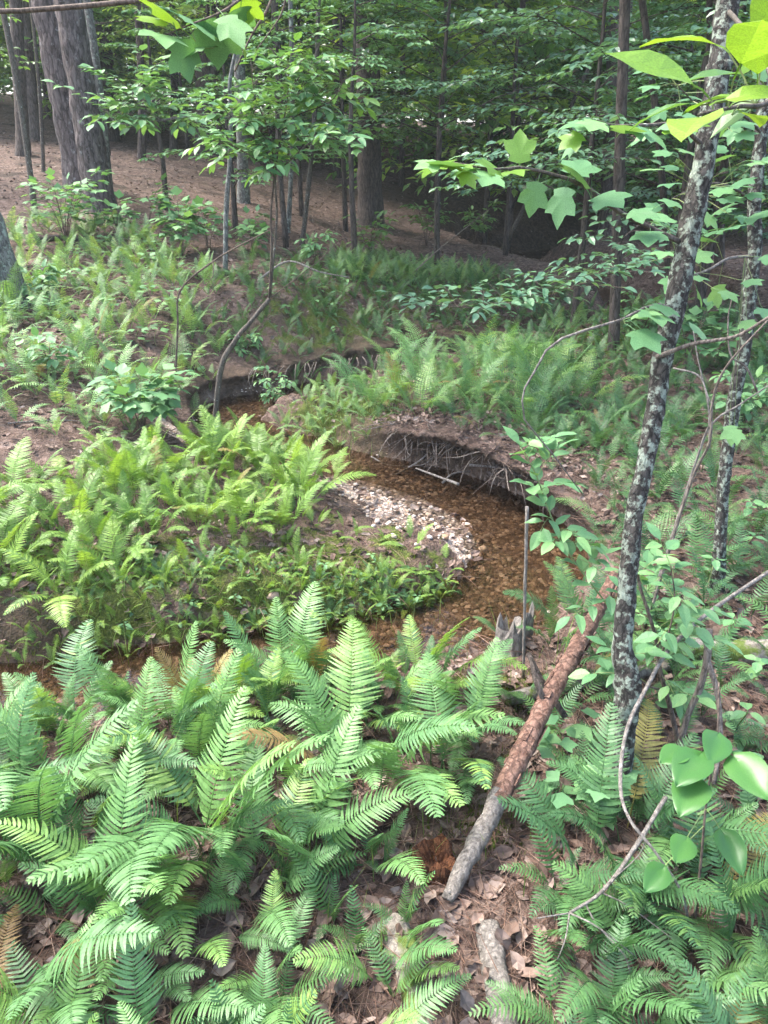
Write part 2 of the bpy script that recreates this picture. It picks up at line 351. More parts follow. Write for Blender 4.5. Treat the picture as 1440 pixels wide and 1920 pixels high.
# creek: x, y, half width, bank width on the left of the flow, on the right, overhang left, overhang right, water level
_K = np.array([(14, 19.5, .5, .6, .9, 0, 0, -.12), (9, 18.4, .5, .6, 1.2, 0, 0, -.13), (6, 17.6, .5, .6, 1.4, 0, 0, -.14), (4.2, 16.9, .5, .8, 1.7, 0, 0, -.16), (3, 16, .45, .9, 1.7, 0, 0, -.18), (2.3, 14.8, .4, .8, 1.2, 0, 0, -.2),
    (2.9, 13, .35, .8, .7, 0, 0, -.25), (3.7, 11.3, .3, .8, .7, 0, 0, -.3), (3.5, 9.9, .3, .8, .9, 0, 0, -.33), (2.5, 9.0, .25, .7, 1.1, 0, .05, -.35), (.8, 8.05, .25, .5, 1.2, 0, .08, -.36),
    (-.5, 7.0, .27, .45, 1.15, 0, .14, -.36), (-1.22, 6.5, .27, .45, 1.0, 0, .16, -.36), (-1.35, 6.0, .22, .35, .8, 0, .05, -.36), (-1.02, 5.6, .17, .4, .8, 0, 0, -.36), (-.62, 5.33, .16, .35, .7, 0, 0, -.36),
    (-.3, 5.14, .17, .25, .7, .05, 0, -.36), (.04, 4.98, .16, .08, .8, .16, 0, -.36), (.54, 4.62, .19, .07, .95, .3, 0, -.36), (.87, 4.08, .22, .07, .8, .28, 0, -.36), (.88, 3.55, .23, .12, .6, .12, 0, -.36),
    (.55, 3.12, .2, .35, .36, 0, .0, -.36), (0, 2.84, .17, .42, .31, 0, .05, -.36), (-.53, 2.68, .17, .42, .31, 0, .05, -.36), (-1.08, 2.53, .18, .42, .31, 0, .05, -.36), (-1.5, 2.4, .2, .42, .32, 0, .04, -.36), (-2.3, 2.25, .25, .4, .3, 0, 0, -.36), (-4, 2.2, .25, .4, .4, 0, 0, -.36), (-7, 2.6, .3, .5, .5, 0, 0, -.38)], float)
CK = smooth_path(_K, 420)
CT = np.gradient(CK[:, :2], axis=0); CT /= np.linalg.norm(CT, axis=1)[:, None]
def creek_info(x, y):
    x = np.asarray(x, float).ravel(); y = np.asarray(y, float).ravel()
    idx = np.zeros(len(x), int); best = np.full(len(x), 1e9)
    near = (x > -9) & (x < 16) & (y > .5) & (y < 22)
    ii = np.nonzero(near)[0]
    for c in np.array_split(ii, max(1, len(ii) // 8000 + 1)):
        if len(c) == 0: continue
        D = (x[c, None] - CK[None, :, 0]) ** 2 + (y[c, None] - CK[None, :, 1]) ** 2
        k = D.argmin(1); idx[c] = k; best[c] = np.sqrt(D[np.arange(len(c)), k])
    k = idx; side = CT[k, 0] * (y - CK[k, 1]) - CT[k, 1] * (x - CK[k, 0])   # >0: left of the flow
    left = side > 0
    bw = np.where(left, CK[k, 3], CK[k, 4]); ov = np.where(left, CK[k, 5], CK[k, 6])
    return best, k, left, CK[k, 2], bw, ov, CK[k, 7]
def height(x, y, full=False):
    x = np.asarray(x, float); shp = x.shape; x = x.ravel(); y = np.asarray(y, float).ravel()
    d, k, left, hw, bw, ov, wz = creek_info(x, y)
    r = np.hypot(x, y)
    b = base_h(x, y) + fbm(x * .8, y * .8, 3) * .16 + fbm(x * 4, y * 4, 8) * .07 * np.clip(2.5 - r * .06, .4, 1)
    b = b + fbm(x * 15, y * 15, 61) * .035 * np.clip(1.6 - r * .1, 0, 1)
    b = b + fbm(x * .25, y * .25, 21) * np.clip((r - 8) * .05, 0, 1) * .8
    bed = wz - .055 + fbm(x * 6, y * 6, 4) * .05
    jit = fbm(x * 3, y * 3, 31) * .3 + fbm(x * 11, y * 11, 35) * .16
    t = (d + jit * np.clip(bw, .12, 1) - hw) / bw
    pr = np.where((ov > .03) & (bw > .6), .36 * np.clip(t / .14, 0, 1) ** .6 + .64 * sstep(t * .9 + .05) * np.clip(t * 8, 0, 1), sstep(t))
    pr = np.where(bw < .3, np.clip(t, 0, 1) ** .55, pr)
    z = np.where(d > 5, b, bed + (b - bed) * pr)
    if full: return z.reshape(shp), d, k, left, hw, bw, ov, wz, t
    return z.reshape(shp)
def H1(x, y): return float(height(np.array([x]), np.array([y]))[0])
def on(x, y, dz=0.0): return np.array([x, y, H1(x, y) + dz])

def axis(lo, hi, flo, fhi, step, g):
    a = list(np.arange(flo, fhi + 1e-6, step)); s = step; v = a[-1]
    while v < hi: s *= g; v += s; a.append(v)
    s = step; v = a[0]; pre = []
    while v > lo: s *= g; v -= s; pre.append(v)
    return np.array(pre[::-1] + a)
gx = axis(-220, 220, -3.2, 3.2, .028, 1.045); gy = axis(-40, 260, .6, 8.4, .028, 1.035)
GX, GY = np.meshgrid(gx, gy)
Z, d, k, left, hw, bw, ov, wz, t = height(GX, GY, True)
X = GX.ravel().copy(); Y = GY.ravel().copy(); z = Z.ravel()
# overhanging turf lip on the cut banks: the top of the bank leans out over the water
tt = np.where(bw > .6, t / .2, t); bb = np.where(bw > .6, bw * .2, bw)
sh = ov * np.where(tt < 1, sstep((tt - .25) / .75), np.exp(-np.clip(tt - 1, 0, 50) * bb / .28)) * (t > 0)
nx = CK[k, 0] - X; ny = CK[k, 1] - Y; nl = np.hypot(nx, ny) + 1e-6
X += nx / nl * sh; Y += ny / nl * sh
gravel = np.clip(1.25 - np.clip(t, 0, 3) * 1.15, 0, 1) * (bw > .45) * (d < 3) + (t < 0.02) * (d < 3)
gravel = np.where((Y > 5.6) | (Y < 2.95), (t < .1) * 1.0 * (d < 3), gravel)
steep = (bw < .34) | ((ov > .01) & (Y > 5.9) & (t < .3))
soil = np.where(steep & ((Y > 3.2) | (fbm(X * 3, Y * 3, 55) > .06)) & (t > 0) & (t < 1.05) & (d < 3), .9, 0) * np.clip(1.3 + fbm(X * 5, Y * 5, 77) * 2, 0, 1)
soil = np.maximum(soil, np.where((Y > 15) & (d < 3.5) & (d > hw), .6, 0))
moss = np.zeros_like(X)
for (mx, my, mr, ms) in ((-.3, 3.2, .9, .75), (-1.2, 3.0, .9, .6), (.5, 9.2, 2.2, .5), (-.5, 7.9, 1.3, .6), (1.3, 7.6, 1.0, .5), (2.3, 7.2, .9, .7), (-.35, 5.6, .6, 1.0), (.35, 2.0, .6, .5), (-1.5, 2.9, .7, .6), (-.6, 2.95, .5, .8), (-1.3, 2.8, .6, .8), (0, 3.1, .4, .8)):
    moss = np.maximum(moss, ms * np.exp(-((X - mx) ** 2 + (Y - my) ** 2) / mr ** 2))
ny_, nx_ = GX.shape
ii = np.arange(ny_ * nx_).reshape(ny_, nx_)
FQ = np.stack([ii[:-1, :-1], ii[:-1, 1:], ii[1:, 1:], ii[1:, :-1]], -1).reshape(-1, 4)
ground = link('ground', mesh_data('ground', np.stack([X, Y, z], 1), FQ, MAT['ground'], attrs={'moss': moss, 'gravel': gravel, 'soil': soil, 'bed': ((z < wz + .01) & (d < 2)) * 1.0}, smooth=True))
tag(ground, 'leaf littered forest floor cut by a winding creek bed', 'ground', kind='structure')
# water ribbon
wv = []; wf = []
for i in range(len(CK)):
    nrm = np.array([-CT[i, 1], CT[i, 0]]); ww = CK[i, 2] + .16
    for s_ in (-1, -.5, 0, .5, 1): wv.append((*(CK[i, :2] + nrm * ww * s_), CK[i, 7] + .0 + i * -1e-5))
for i in range(len(CK) - 1):
    for j in range(4): a = i * 5 + j; wf.append((a, a + 5, a + 6, a + 1))
water = link('water', mesh_data('water', wv, np.array(wf), MAT['water'], smooth=True))
tag(water, 'shallow clear brown creek water over a pebble bed', 'water', kind='structure')

# ------------------------------------------------------------------ leaf shapes (unit length along +X, face up +Z)
def leaf_ovate(w=.5, n=5, fold=.12, droop=.18, peak=.4, cols=3):
    V = []; F = []
    for i in range(n + 1):
        u = i / n
        hw_ = w / 2 * (math.sin(math.pi * min(1, u ** (math.log(.5) / math.log(peak))))) ** .8 if 0 < u < 1 else 0.004
        for j in range(cols):
            s = j / (cols - 1) * 2 - 1
            V.append((u, hw_ * s, -droop * u * u + fold * abs(s) * hw_ * 2 - .05 * abs(s) ** 2 * hw_ + .02 * math.sin(u * 9) * s))
    for i in range(n):
        for j in range(cols - 1):
            a = i * cols + j; F += [(a, a + cols, a + cols + 1), (a, a + cols + 1, a + 1)]
    return np.array(V), np.array(F)
def leaf_star(lobes=((0, 1.0), (52, .86), (112, .52)), sinus=.56, droop=.14, lift=.06):
    """palmate leaf: petiole joins at the origin, lobes spread forward"""
    pts = []
    tips = sorted([(a, l) for a, l in lobes] + [(-a, l) for a, l in lobes if a])
    c = .24
    for i, (a, l) in enumerate(tips):
        ra = math.radians(a)
        for da, f in ((-19, .74), (0, 1.0), (19, .74)):
            aa = math.radians(a + da); pts.append((c + math.cos(aa) * l * f * .76, math.sin(aa) * l * f * .76))
        if i < len(tips) - 1:
            m = math.radians((a + tips[i + 1][0]) / 2); q = sinus * (l + tips[i + 1][1]) / 2 * .95
            pts.append((c + math.cos(m) * q, math.sin(m) * q))
    V = [(c, 0, 0)]
    for x, y in pts:
        r = math.hypot(x - c, y); V.append((x, y, -droop * r * r + lift * r * abs(math.sin(3 * math.atan2(y, x - c)))))
    V.append((0, 0, -.02)); n = len(V)
    F = [(0, i, i + 1) for i in range(1, n - 2)] + [(0, n - 2, n - 1), (0, n - 1, 1)]
    return np.array(V), np.array(F)
def leaf_heart(n=9, cols=7):
    V = []; F = []
    for i in range(n + 1):
        u = i / n
        hw_ = .40 * (math.sin(math.pi * (u ** .62))) ** .72 if 0 < u < 1 else .01
        back = .16 * (1 - u) ** 6
        for j in range(cols):
            s = j / (cols - 1) * 2 - 1
            z_ = -.16 * u * u + .30 * abs(s) * hw_ - .10 * s * s * hw_ + (.012 if j in (1, 5) else 0) + .014 * math.sin(u * 9 + 2 * s)
            V.append((u - back * abs(s), hw_ * s, z_))
    for i in range(n):
        for j in range(cols - 1):
            a = i * cols + j; F += [(a, a + cols, a + cols + 1), (a, a + cols + 1, a + 1)]
    return np.array(V), np.array(F)
def petiole(V, F, L=.35, r=.012):
    """a short stalk behind the blade; shifts the blade forward so the origin is where it meets the twig"""
    V2 = V + np.array([L, 0, .05]); T, TF = tube(np.array([[0, 0, 0], [L * .5, 0, .04], [L + .03, 0, .045]]), r, 3, cap=False)
    return np.vstack([V2, T]), np.vstack([F, TF + len(V2)])
LEAF = {'ovate': leaf_ovate(.52), 'narrow': leaf_ovate(.36), 'round': leaf_ovate(.64, peak=.45), 'star': leaf_star(), 'maple': leaf_star(((0, 1.0), (58, .85)), .62),
        'tulip': leaf_star(((24, .95), (80, .8)), .6), 'heart': leaf_heart(), 'mini': leaf_ovate(.5, 2, .1, .12, .45)}
def leaf_meshes(kind, mat, nm, pet=.3, smooth=False, n=3):
    out = []
    for i in range(n):
        V, F = LEAF[kind]; V = V.copy()
        V[:, 1] *= 1 + .12 * (i - 1); V[:, 2] += (i - 1) * .10 * V[:, 0] ** 2 + .05 * (i - 1) * np.sin(V[:, 0] * 5) * V[:, 1]
        V, F = petiole(V, F, pet); out.append(mesh_data(nm, V, F, MAT[mat], smooth=smooth))
    return out

# ------------------------------------------------------------------ ferns
def frond(a0, a1, L=1.0, pairs=24, lod=0, seed=0, bare=.2, wid=.185, sway=.06):
    r = random.Random(seed); G = Geo()
    def pt(s):
        n = 14; x = z_ = 0; ds = s / n
        for i in range(n):
            q = (i + .5) / n * s; th = math.radians(a0 + (a1 - a0) * q ** 1.3)
            x += math.sin(th) * ds; z_ += math.cos(th) * ds
        return np.array([x, sway * s * s, z_]) * L
    ss = np.linspace(0, 1, 9 if lod < 2 else 4); C = np.array([pt(s) for s in ss])
    V, F = tube(C, np.linspace(.0075, .0015, len(ss)) * L * (1 if lod < 2 else 1.3), 3, cap=False); G.add(V, F, .1)
    for i in range(pairs):
        f = (i + .5) / pairs; s = bare + (1 - bare) * f ** .93
        B = pt(s); T = pt(min(1, s + .01)) - pt(s - .01); T /= np.linalg.norm(T)
        Nn = np.array([-T[2], 0, T[0]]); Nn = -Nn if Nn[2] < 0 and a1 < 90 else Nn
        Nn = np.cross(T, [0, 1, 0]); Nn /= np.linalg.norm(Nn)
        if Nn[2] < 0 and abs(T[2]) < .95: Nn = -Nn
        ln = L * wid * min(1, (f / .26) ** .7 + .05) * (1 - f) ** .62 * 1.16 + L * .006
        W = (1 - bare) / pairs * L * .56 * (1 - .35 * f)
        for sd_ in (-1, 1):
            al = math.radians(10 + 22 * f + r.uniform(-5, 5)); l2 = ln * r.uniform(.92, 1.05)
            S = np.array([0, sd_, 0]); D = S * math.cos(al) + T * math.sin(al) + Nn * (.10 + r.uniform(-.08, .08)); D /= np.linalg.norm(D)
            Cx = T - D * T.dot(D); Cx /= np.linalg.norm(Cx); tw = r.uniform(-.25, .25); Cx = Cx * math.cos(tw) + np.cross(D, Cx) * math.sin(tw)
            dr = r.uniform(.12, .3); vv = r.random() * .12
            def q(u, v): return B + D * u * l2 + Cx * (v * W + .18 * l2 * u * u * .6) - Nn * dr * u * u * l2
            if lod == 0:
                n = 9 if ln > .06 * L else 5; P = []; Fc = []
                for h in (1, -1):
                    for a in range(n):
                        u0 = a / n; u1 = (a + 1) / n; w0 = (1 - u0 ** 1.7) * (.62 + .38 * min(1, u0 * 5)); k = len(P)
                        P += [q(u0, 0), q(u1, 0), q(u0 + .95 / n + .25 / n, h * w0 * .93), q(u0 + .30 / n, h * w0)]
                        Fc += [(k, k + 1, k + 2), (k, k + 2, k + 3)] if h * sd_ > 0 else [(k, k + 2, k + 1), (k, k + 3, k + 2)]
            elif lod == 1:
                n = 4; P = []; Fc = []
                for h in (1, -1):
                    for a in range(n):
                        u0 = a / n; u1 = (a + 1) / n; w0 = 1 - u0 ** 1.6; k = len(P)
                        P += [q(u0, 0), q(u1, 0), q(u0 + .7 / n, h * w0)]; Fc += [(k, k + 1, k + 2)]
            else:
                P = [q(0, .6), q(0, -.6), q(.6, -.5), q(1, 0), q(.5, .55)]; Fc = [(0, 1, 2), (0, 2, 4), (2, 3, 4)]
            G.add(P, Fc, vv)
    return G
SHAPES = [(4, 40), (12, 62), (20, 84), (30, 102), (42, 116), (10, 95)]
FROND = {}
def frond_set(mat, lod):
    if (mat, lod) not in FROND:
        out = []
        for i, (a0, a1) in enumerate(SHAPES):
            out.append(frond(a0, a1, 1.0, [31, 26, 18][lod], lod, i * 7 + lod, sway=[.05, -.08, .1, -.04, .07, -.1][i], wid=[.19, .2, .215, .195, .205, .19][i]).mesh('frond', MAT[mat]))
        FROND[(mat, lod)] = out
    return FROND[(mat, lod)]
def fern(x, y, size, nf, mat, lod, label, group, lean=None, up=False, spread=.09, dz=-.01, base=None):
    f = thing('fern', label, 'fern', on(x, y, dz) if base is None else tuple(base), 0, group)
    ms = frond_set(mat, lod); az = R.random() * TAU
    for i in range(nf):
        az += TAU / nf * R.uniform(.7, 1.3)
        o = bpy.data.objects.new('frond', R.choice(frond_set('fern_old', lod)) if R.random() < .02 else R.choice(ms[:3] if up or R.random() < .3 else ms)); col.objects.link(o); o.parent = f
        rr = R.random() * spread; s = size * R.uniform(.62, 1.15)
        o.location = (math.cos(az) * rr, math.sin(az) * rr, 0); a2 = az + R.uniform(-.4, .4)
        if lean is not None and R.random() < .5: a2 = lean + R.uniform(-.9, .9)
        o.rotation_euler = (R.uniform(-.12, .12), R.uniform(-.1, .12), a2); o.scale = (s, s * R.choice((-1, 1)) * R.uniform(.85, 1.1), s)
    return f
def inpoly(P, x, y):
    c = False; n = len(P)
    for i in range(n):
        (x0, y0), (x1, y1) = P[i], P[i - 1]
        if (y0 > y) != (y1 > y) and x < (x1 - x0) * (y - y0) / (y1 - y0) + x0: c = not c
    return c
def spots(P, n, mind, water_ok=False, rnd=R, avoid=()):
    xs = [p[0] for p in P]; ys = [p[1] for p in P]; out = []; tries = 0
    while len(out) < n and tries < n * 60:
        tries += 1; x = rnd.uniform(min(xs), max(xs)); y = rnd.uniform(min(ys), max(ys))
        if not inpoly(P, x, y): continue
        if any((x - a) ** 2 + (y - b) ** 2 < (mind * (1 if tries < n * 30 else .6)) ** 2 for a, b in out): continue
        if any((x - a) ** 2 + (y - b) ** 2 < c * c for a, b, c in avoid): continue
        out.append((x, y))
    if not water_ok and out:
        A = np.array(out); d_, k_, l_, hw_, bw_, ov_, wz_ = creek_info(A[:, 0], A[:, 1])
        out = [o for o, dd, h in zip(out, d_, hw_) if dd > h + .05]
    return out
KEEP = [(.27, .95, .15), (.2, 1.15, .17), (.28, 1.32, .15), (.36, 1.5, .14), (.43, 1.7, .13), (.5, 1.95, .1)]
ZONES = [  # polygon, count, min distance, size, fronds, material, level of detail, label, group, upright
    ([(-1.25, .62), (-.05, .62), (.12, 1.2), (.3, 1.75), (.3, 2.1), (-.25, 2.12), (-.9, 1.95), (-1.5, 1.75), (-1.7, 1.2)], 64, .12, .39, 6, 'fern_mint', 0, 'tall mint green fern in the dense thicket on the near creek bank', 'ferns of the near bank thicket', False),
    ([(.22, .62), (.95, .62), (1.1, 1.15), (.75, 1.45), (.36, 1.35)], 20, .12, .32, 6, 'fern_deep', 0, 'dark green fern among dead twigs beside the leaning log', 'ferns beside the leaning log', False),
    ([(.45, 1.95), (.95, 1.7), (1.2, 2.4), (.85, 2.7), (.4, 2.55)], 12, .13, .30, 5, 'fern_deep', 0, 'shaded green fern behind the peeling log at the creek bend', 'ferns behind the peeling log', False),
    ([(-1.95, 2.85), (-1.2, 2.95), (-.75, 3.4), (-.3, 4.1), (-.3, 4.55), (-.85, 4.95), (-1.4, 4.5), (-1.9, 3.9), (-2.2, 3.3)], 58, .12, .33, 7, 'fern_lime', 0, 'bright lime green fern massed on the tongue of land inside the creek bend', 'ferns massed inside the creek bend', False),
    ([(-1.6, 2.75), (.3, 3.0), (.45, 3.3), (.1, 3.7), (-.5, 4.0), (-.9, 3.3)], 30, .12, .15, 4, 'fern_lime', 0, 'small young fern on bare mossy soil next to the gravel bar', 'young ferns on the mossy soil', False),
    ([(-.2, 5.75), (.15, 5.35), (.6, 5.0), (1.1, 4.7), (1.5, 5.3), (1.7, 6.2), (1.4, 7.0), (.5, 7.1), (-.1, 6.4)], 50, .16, .42, 7, 'fern_mint', 1, 'lush fern in the clump on the point above the root tangle', 'ferns of the clump above the roots', False),
    ([(-1.8, 7.1), (-1.1, 7.0), (.6, 8.5), (2.4, 9.4), (1.5, 11.5), (-.4, 10.4), (-1.6, 9.0)], 34, .25, .34, 6, 'fern_deep', 1, 'arching fern growing on the steep far creek bank', 'ferns of the steep far bank', False),
    ([(-4.6, 9.4), (-4.2, 7.4), (-2.9, 5.2), (-1.75, 5.0), (-1.5, 6.6), (-1.9, 8.4), (-3.2, 9.8)], 30, .28, .40, 6, 'fern_pale', 1, 'pale fern on the rising slope below the pine trunks', 'ferns of the slope below the pines', False),
    ([(1.15, 2.8), (2.2, 2.7), (3.0, 5.6), (1.6, 5.6), (1.05, 4.4)], 26, .2, .30, 6, 'fern_deep', 1, 'low dark fern on the shaded ground behind the lichened trunks', 'ferns behind the lichened trunks', False)]
ZONES.insert(1, ([(-1.6, 1.75), (-1.25, 1.72), (-.3, 1.95), (.25, 2.05), (.2, 2.25), (-.35, 2.2), (-1.0, 2.02), (-1.6, 1.9)], 15, .12, .36, 6, 'fern_mint', 0, 'tall upright mint fern along the brink of the near creek bank', 'tall ferns at the brink of the near bank', True))
FERN_AT = []
for (P, n, md, sz, nf, mt, lod, lab, grp, up) in ZONES:
    for (x, y) in spots(P, n, md, avoid=KEEP):
        s = sz * R.uniform(.7, 1.25); dist = math.hypot(x, y)
        if dist < 1.3: s = min(s, .31)
        if 1.7 < y < 2.3 and x < .3: s = min(s, .40) * .9
        m_ = mt
        if R.random() < .12 and mt == 'fern_mint': m_ = 'fern_lime'
        fern(x, y, s, max(3, nf + R.randint(-2, 2)), m_, lod, lab, grp, up=up, lean=-1.2 if y < 2.3 else None)
        FERN_AT.append((x, y))
# the lesser ferns that cover slopes and bank as one mass
def fern_carpet(name, label, zones, mat, seed):
    r = random.Random(seed); G = Geo(); base = [frond(a0, a1, 1.0, 18, 2, i).get() for i, (a0, a1) in enumerate(SHAPES[:5])]
    for P, n, md, sz in zones:
        sp = spots(P, n, md, rnd=r)
        if not sp: continue
        A = np.array(sp); zz = height(A[:, 0], A[:, 1])
        for (x, y), z_ in zip(sp, zz):
            az = r.random() * TAU; nf = r.randint(3, 6)
            for i in range(nf):
                az += TAU / nf * r.uniform(.7, 1.3); V, F, a = r.choice(base); s = sz * r.uniform(.6, 1.2)
                c, s_ = math.cos(az), math.sin(az); M = np.array([[c, -s_, 0], [s_, c, 0], [0, 0, 1]]) * s
                G.add(V @ M.T + np.array([x, y, z_ - .01]), F, a + r.random())
    o = link(name, G.mesh(name, MAT[mat])); tag(o, label, 'ferns', kind='stuff')
fern_carpet('fern_cover', 'mass of lesser pale ferns covering the left slope and far bank', [
    ([(-5.4, 9.4), (-4.6, 6.6), (-3, 4.6), (-1.75, 4.7), (-1.5, 6.6), (-2, 9), (-3.4, 10)], 230, .10, .34),
    ([(-3.0, 4.4), (-1.7, 4.4), (-1.6, 5.4), (-2.8, 6)], 30, .12, .25),
    ([(-.6, 8.8), (1.3, 9.9), (1.6, 11.2), (.2, 11.0), (-.7, 10)], 120, .10, .3),
    ([(1.6, 7.5), (3.4, 8.2), (3.3, 9.0), (1.9, 8.4)], 40, .12, .28),([(-.5, 5.45), (-.1, 5.3), (.1, 5.7), (-.2, 6.3), (-.7, 6.2), (-.9, 5.9)], 40, .08, .2)], 'fern_pale', 5)
fern_carpet('fern_bank', 'mass of dark arching ferns hanging on the steep far creek bank', [([(-1.9, 7.1), (-1.1, 6.9), (.6, 8.45), (2.4, 9.3), (3, 10), (1.4, 10.2), (-.3, 9.2), (-1.8, 8.4)], 170, .10, .27)], 'fern_deep', 15)
fern_carpet('fern_fringe', 'fringe of little ferns over the eroded edge of the tongue of land', [([(-2.2, 2.6), (-1.0, 2.72), (.3, 2.98), (.5, 3.3), (.3, 3.4), (-1, 3.15), (-2.2, 3.3)], 240, .05, .13)], 'fern_lime', 16)
fern_carpet('fern_undergrowth', 'mass of small ferns filling the gaps of the near bank thicket', [([(-1.5, .62), (.1, .62), (.3, 2.0), (-.3, 2.1), (-1.5, 1.8)], 46, .10, .2)], 'fern_deep', 9)
fern_carpet('fern_understory', 'mass of small dark ferns on the shaded right hand forest floor', [
    ([(1.1, 2.2), (2.6, 2.2), (4.2, 6), (3.6, 8), (1.2, 7.4), (1.0, 4.4)], 330, .09, .26),
    ([(.2, 5.3), (.75, 4.85), (1.05, 4.3), (1.1, 3.6), (1.5, 3.6), (1.6, 5), (.8, 5.7)], 60, .10, .22),
    ([(.3, .7), (1.4, .8), (1.5, 2.2), (.8, 2.4), (.4, 1.6)], 46, .10, .2),
    ([(-2.2, 2.75), (-1.0, 2.85), (.3, 3.02), (.35, 3.3), (-1, 3.2), (-2.2, 3.6)], 70, .07, .12)], 'fern_deep', 6)

# the overhanging lip of the undercut bank: its turf stands out over the water
def lip_points(n, lo, hi, seed):
    r = np.random.default_rng(seed); ok = np.nonzero(CK[:, 5] > .08)[0]; i = r.choice(ok, n); nr = np.column_stack([-CT[i, 1], CT[i, 0]])
    o = CK[i, 2] + r.uniform(lo, hi, n) + (.30 - CK[i, 5]); P_ = CK[i, :2] + nr * o[:, None]; B_ = CK[i, :2] + nr * (o + .33)[:, None]
    return np.column_stack([P_, height(B_[:, 0], B_[:, 1])])
for q_ in lip_points(16, -.12, .2, 5): fern(q_[0], q_[1], R.uniform(.14, .26), 4, 'fern_deep', 1, 'little fern drooping from the lip of the undercut bank', 'ferns on the undercut lip', base=(q_[0], q_[1], q_[2] - .01), spread=.04)

# ------------------------------------------------------------------ woody things
def px_path(pts): return np.array([at(*p) for p in pts])
def part(name, G, mat, parent, smooth=True):
    """G in world coordinates; parent is an unrotated Empty"""
    V, F, A = G.get() if isinstance(G, Geo) else (*G, None)
    return link(name, mesh_data(name, V - np.array(parent.location), F, MAT[mat], A, smooth), parent)
def wood(P, r0, r1, n=16, k=6, rough=.12, seed=0, fr=14, power=1.0):
    Q = smooth_path(P, n); s = np.linspace(0, 1, n) ** power
    return tube(Q, r0 + (r1 - r0) * s, k, rough, seed, True, fr), Q
def leaf_parts(parent, places, meshes, name='leaf', under=None):
    """places: (pos, dir, size[, up]) in world coordinates; every leaf is a part"""
    for p in places:
        pos, d, s = p[:3]; up = np.array(p[3] if len(p) > 3 else (R.uniform(-.35, .35), R.uniform(-.35, .35), 1.0))
        M = frames(np.array([d], float), np.array([up], float), [s], np.array([pos]) - np.array(parent.location))
        o = bpy.data.objects.new(name, R.choice(meshes)); col.objects.link(o); o.parent = under or parent; o.matrix_local = m44(M[0])
def along(Q, n, size, lo=.25, hi=1.0, tip=True, flat=.25, out=.8, rnd=R, droop=-.1):
    """alternate leaves along a twig Q"""
    res = []; m = len(Q)
    for i in range(n):
        f = lo + (hi - lo) * (i + .5) / n; u = f * (m - 1); a = min(m - 2, int(u)); p = Q[a] + (Q[a + 1] - Q[a]) * (u - a)
        t = Q[a + 1] - Q[a]; t = t / (np.linalg.norm(t) + 1e-9); sd_ = np.cross(t, [0, 0, 1]); sd_ /= np.linalg.norm(sd_) + 1e-6
        d = t * rnd.uniform(.3, .8) + sd_ * (1 if i % 2 else -1) * out + np.array([rnd.uniform(-.2, .2), rnd.uniform(-.2, .2), droop + rnd.uniform(-flat, flat)])
        res.append((p, d, size * rnd.uniform(.7, 1.15)))
    if tip: t = Q[-1] - Q[-2]; res.append((Q[-1], t / np.linalg.norm(t) + np.array([0, 0, droop]), size))
    return res
LM = {'star': leaf_meshes('star', 'leaf_seed', 'leaf', .35, True), 'star_lime': leaf_meshes('star', 'leaf_lime_sunlit', 'leaf', .35, True), 'ovate': leaf_meshes('ovate', 'leaf_seed', 'leaf', .12), 'ovate_green': leaf_meshes('ovate', 'leaf_green', 'leaf', .12),
      'lime': leaf_meshes('ovate', 'leaf_lime_sunlit', 'leaf', .2), 'heart': leaf_meshes('heart', 'leaf_gloss', 'leaf', .15, True), 'round': leaf_meshes('round', 'leaf_seed', 'leaf', .12), 'blue': leaf_meshes('ovate', 'leaf_blue', 'leaf', .1), 'maple': leaf_meshes('maple', 'leaf_seed', 'leaf', .4, True)}
KITE = (np.array([(0, 0, 0), (.42, .27, .07), (1, 0, -.12), (.42, -.27, .07)]), np.array([(0, 2, 1), (0, 3, 2)]))
LEAF4 = (np.array([(0, 0, 0), (.3, .26, .05), (.72, .2, .0), (1, 0, -.16), (.72, -.2, .0), (.3, -.26, .05), (.5, 0, -.03)]), np.array([(0, 6, 1), (1, 6, 2), (2, 6, 3), (3, 6, 4), (4, 6, 5), (5, 6, 0)]))
def crown_from(leaves, shape, mat, name='crown', seed=0):
    if not leaves: return None
    P = np.array([l[0] for l in leaves]); D = np.array([l[1] for l in leaves], float); S = np.array([l[2] for l in leaves])
    r = np.random.default_rng(seed); U = np.column_stack([r.normal(0, .3, len(P)), r.normal(0, .3, len(P)), np.ones(len(P))])
    if len(leaves[0]) > 3: U = np.array([l[3] for l in leaves])
    V, F, A = place_many(*shape, frames(D, U, S, P), r.random(len(P)) * .6)
    return mesh_data(name, V, F, MAT[mat], A)
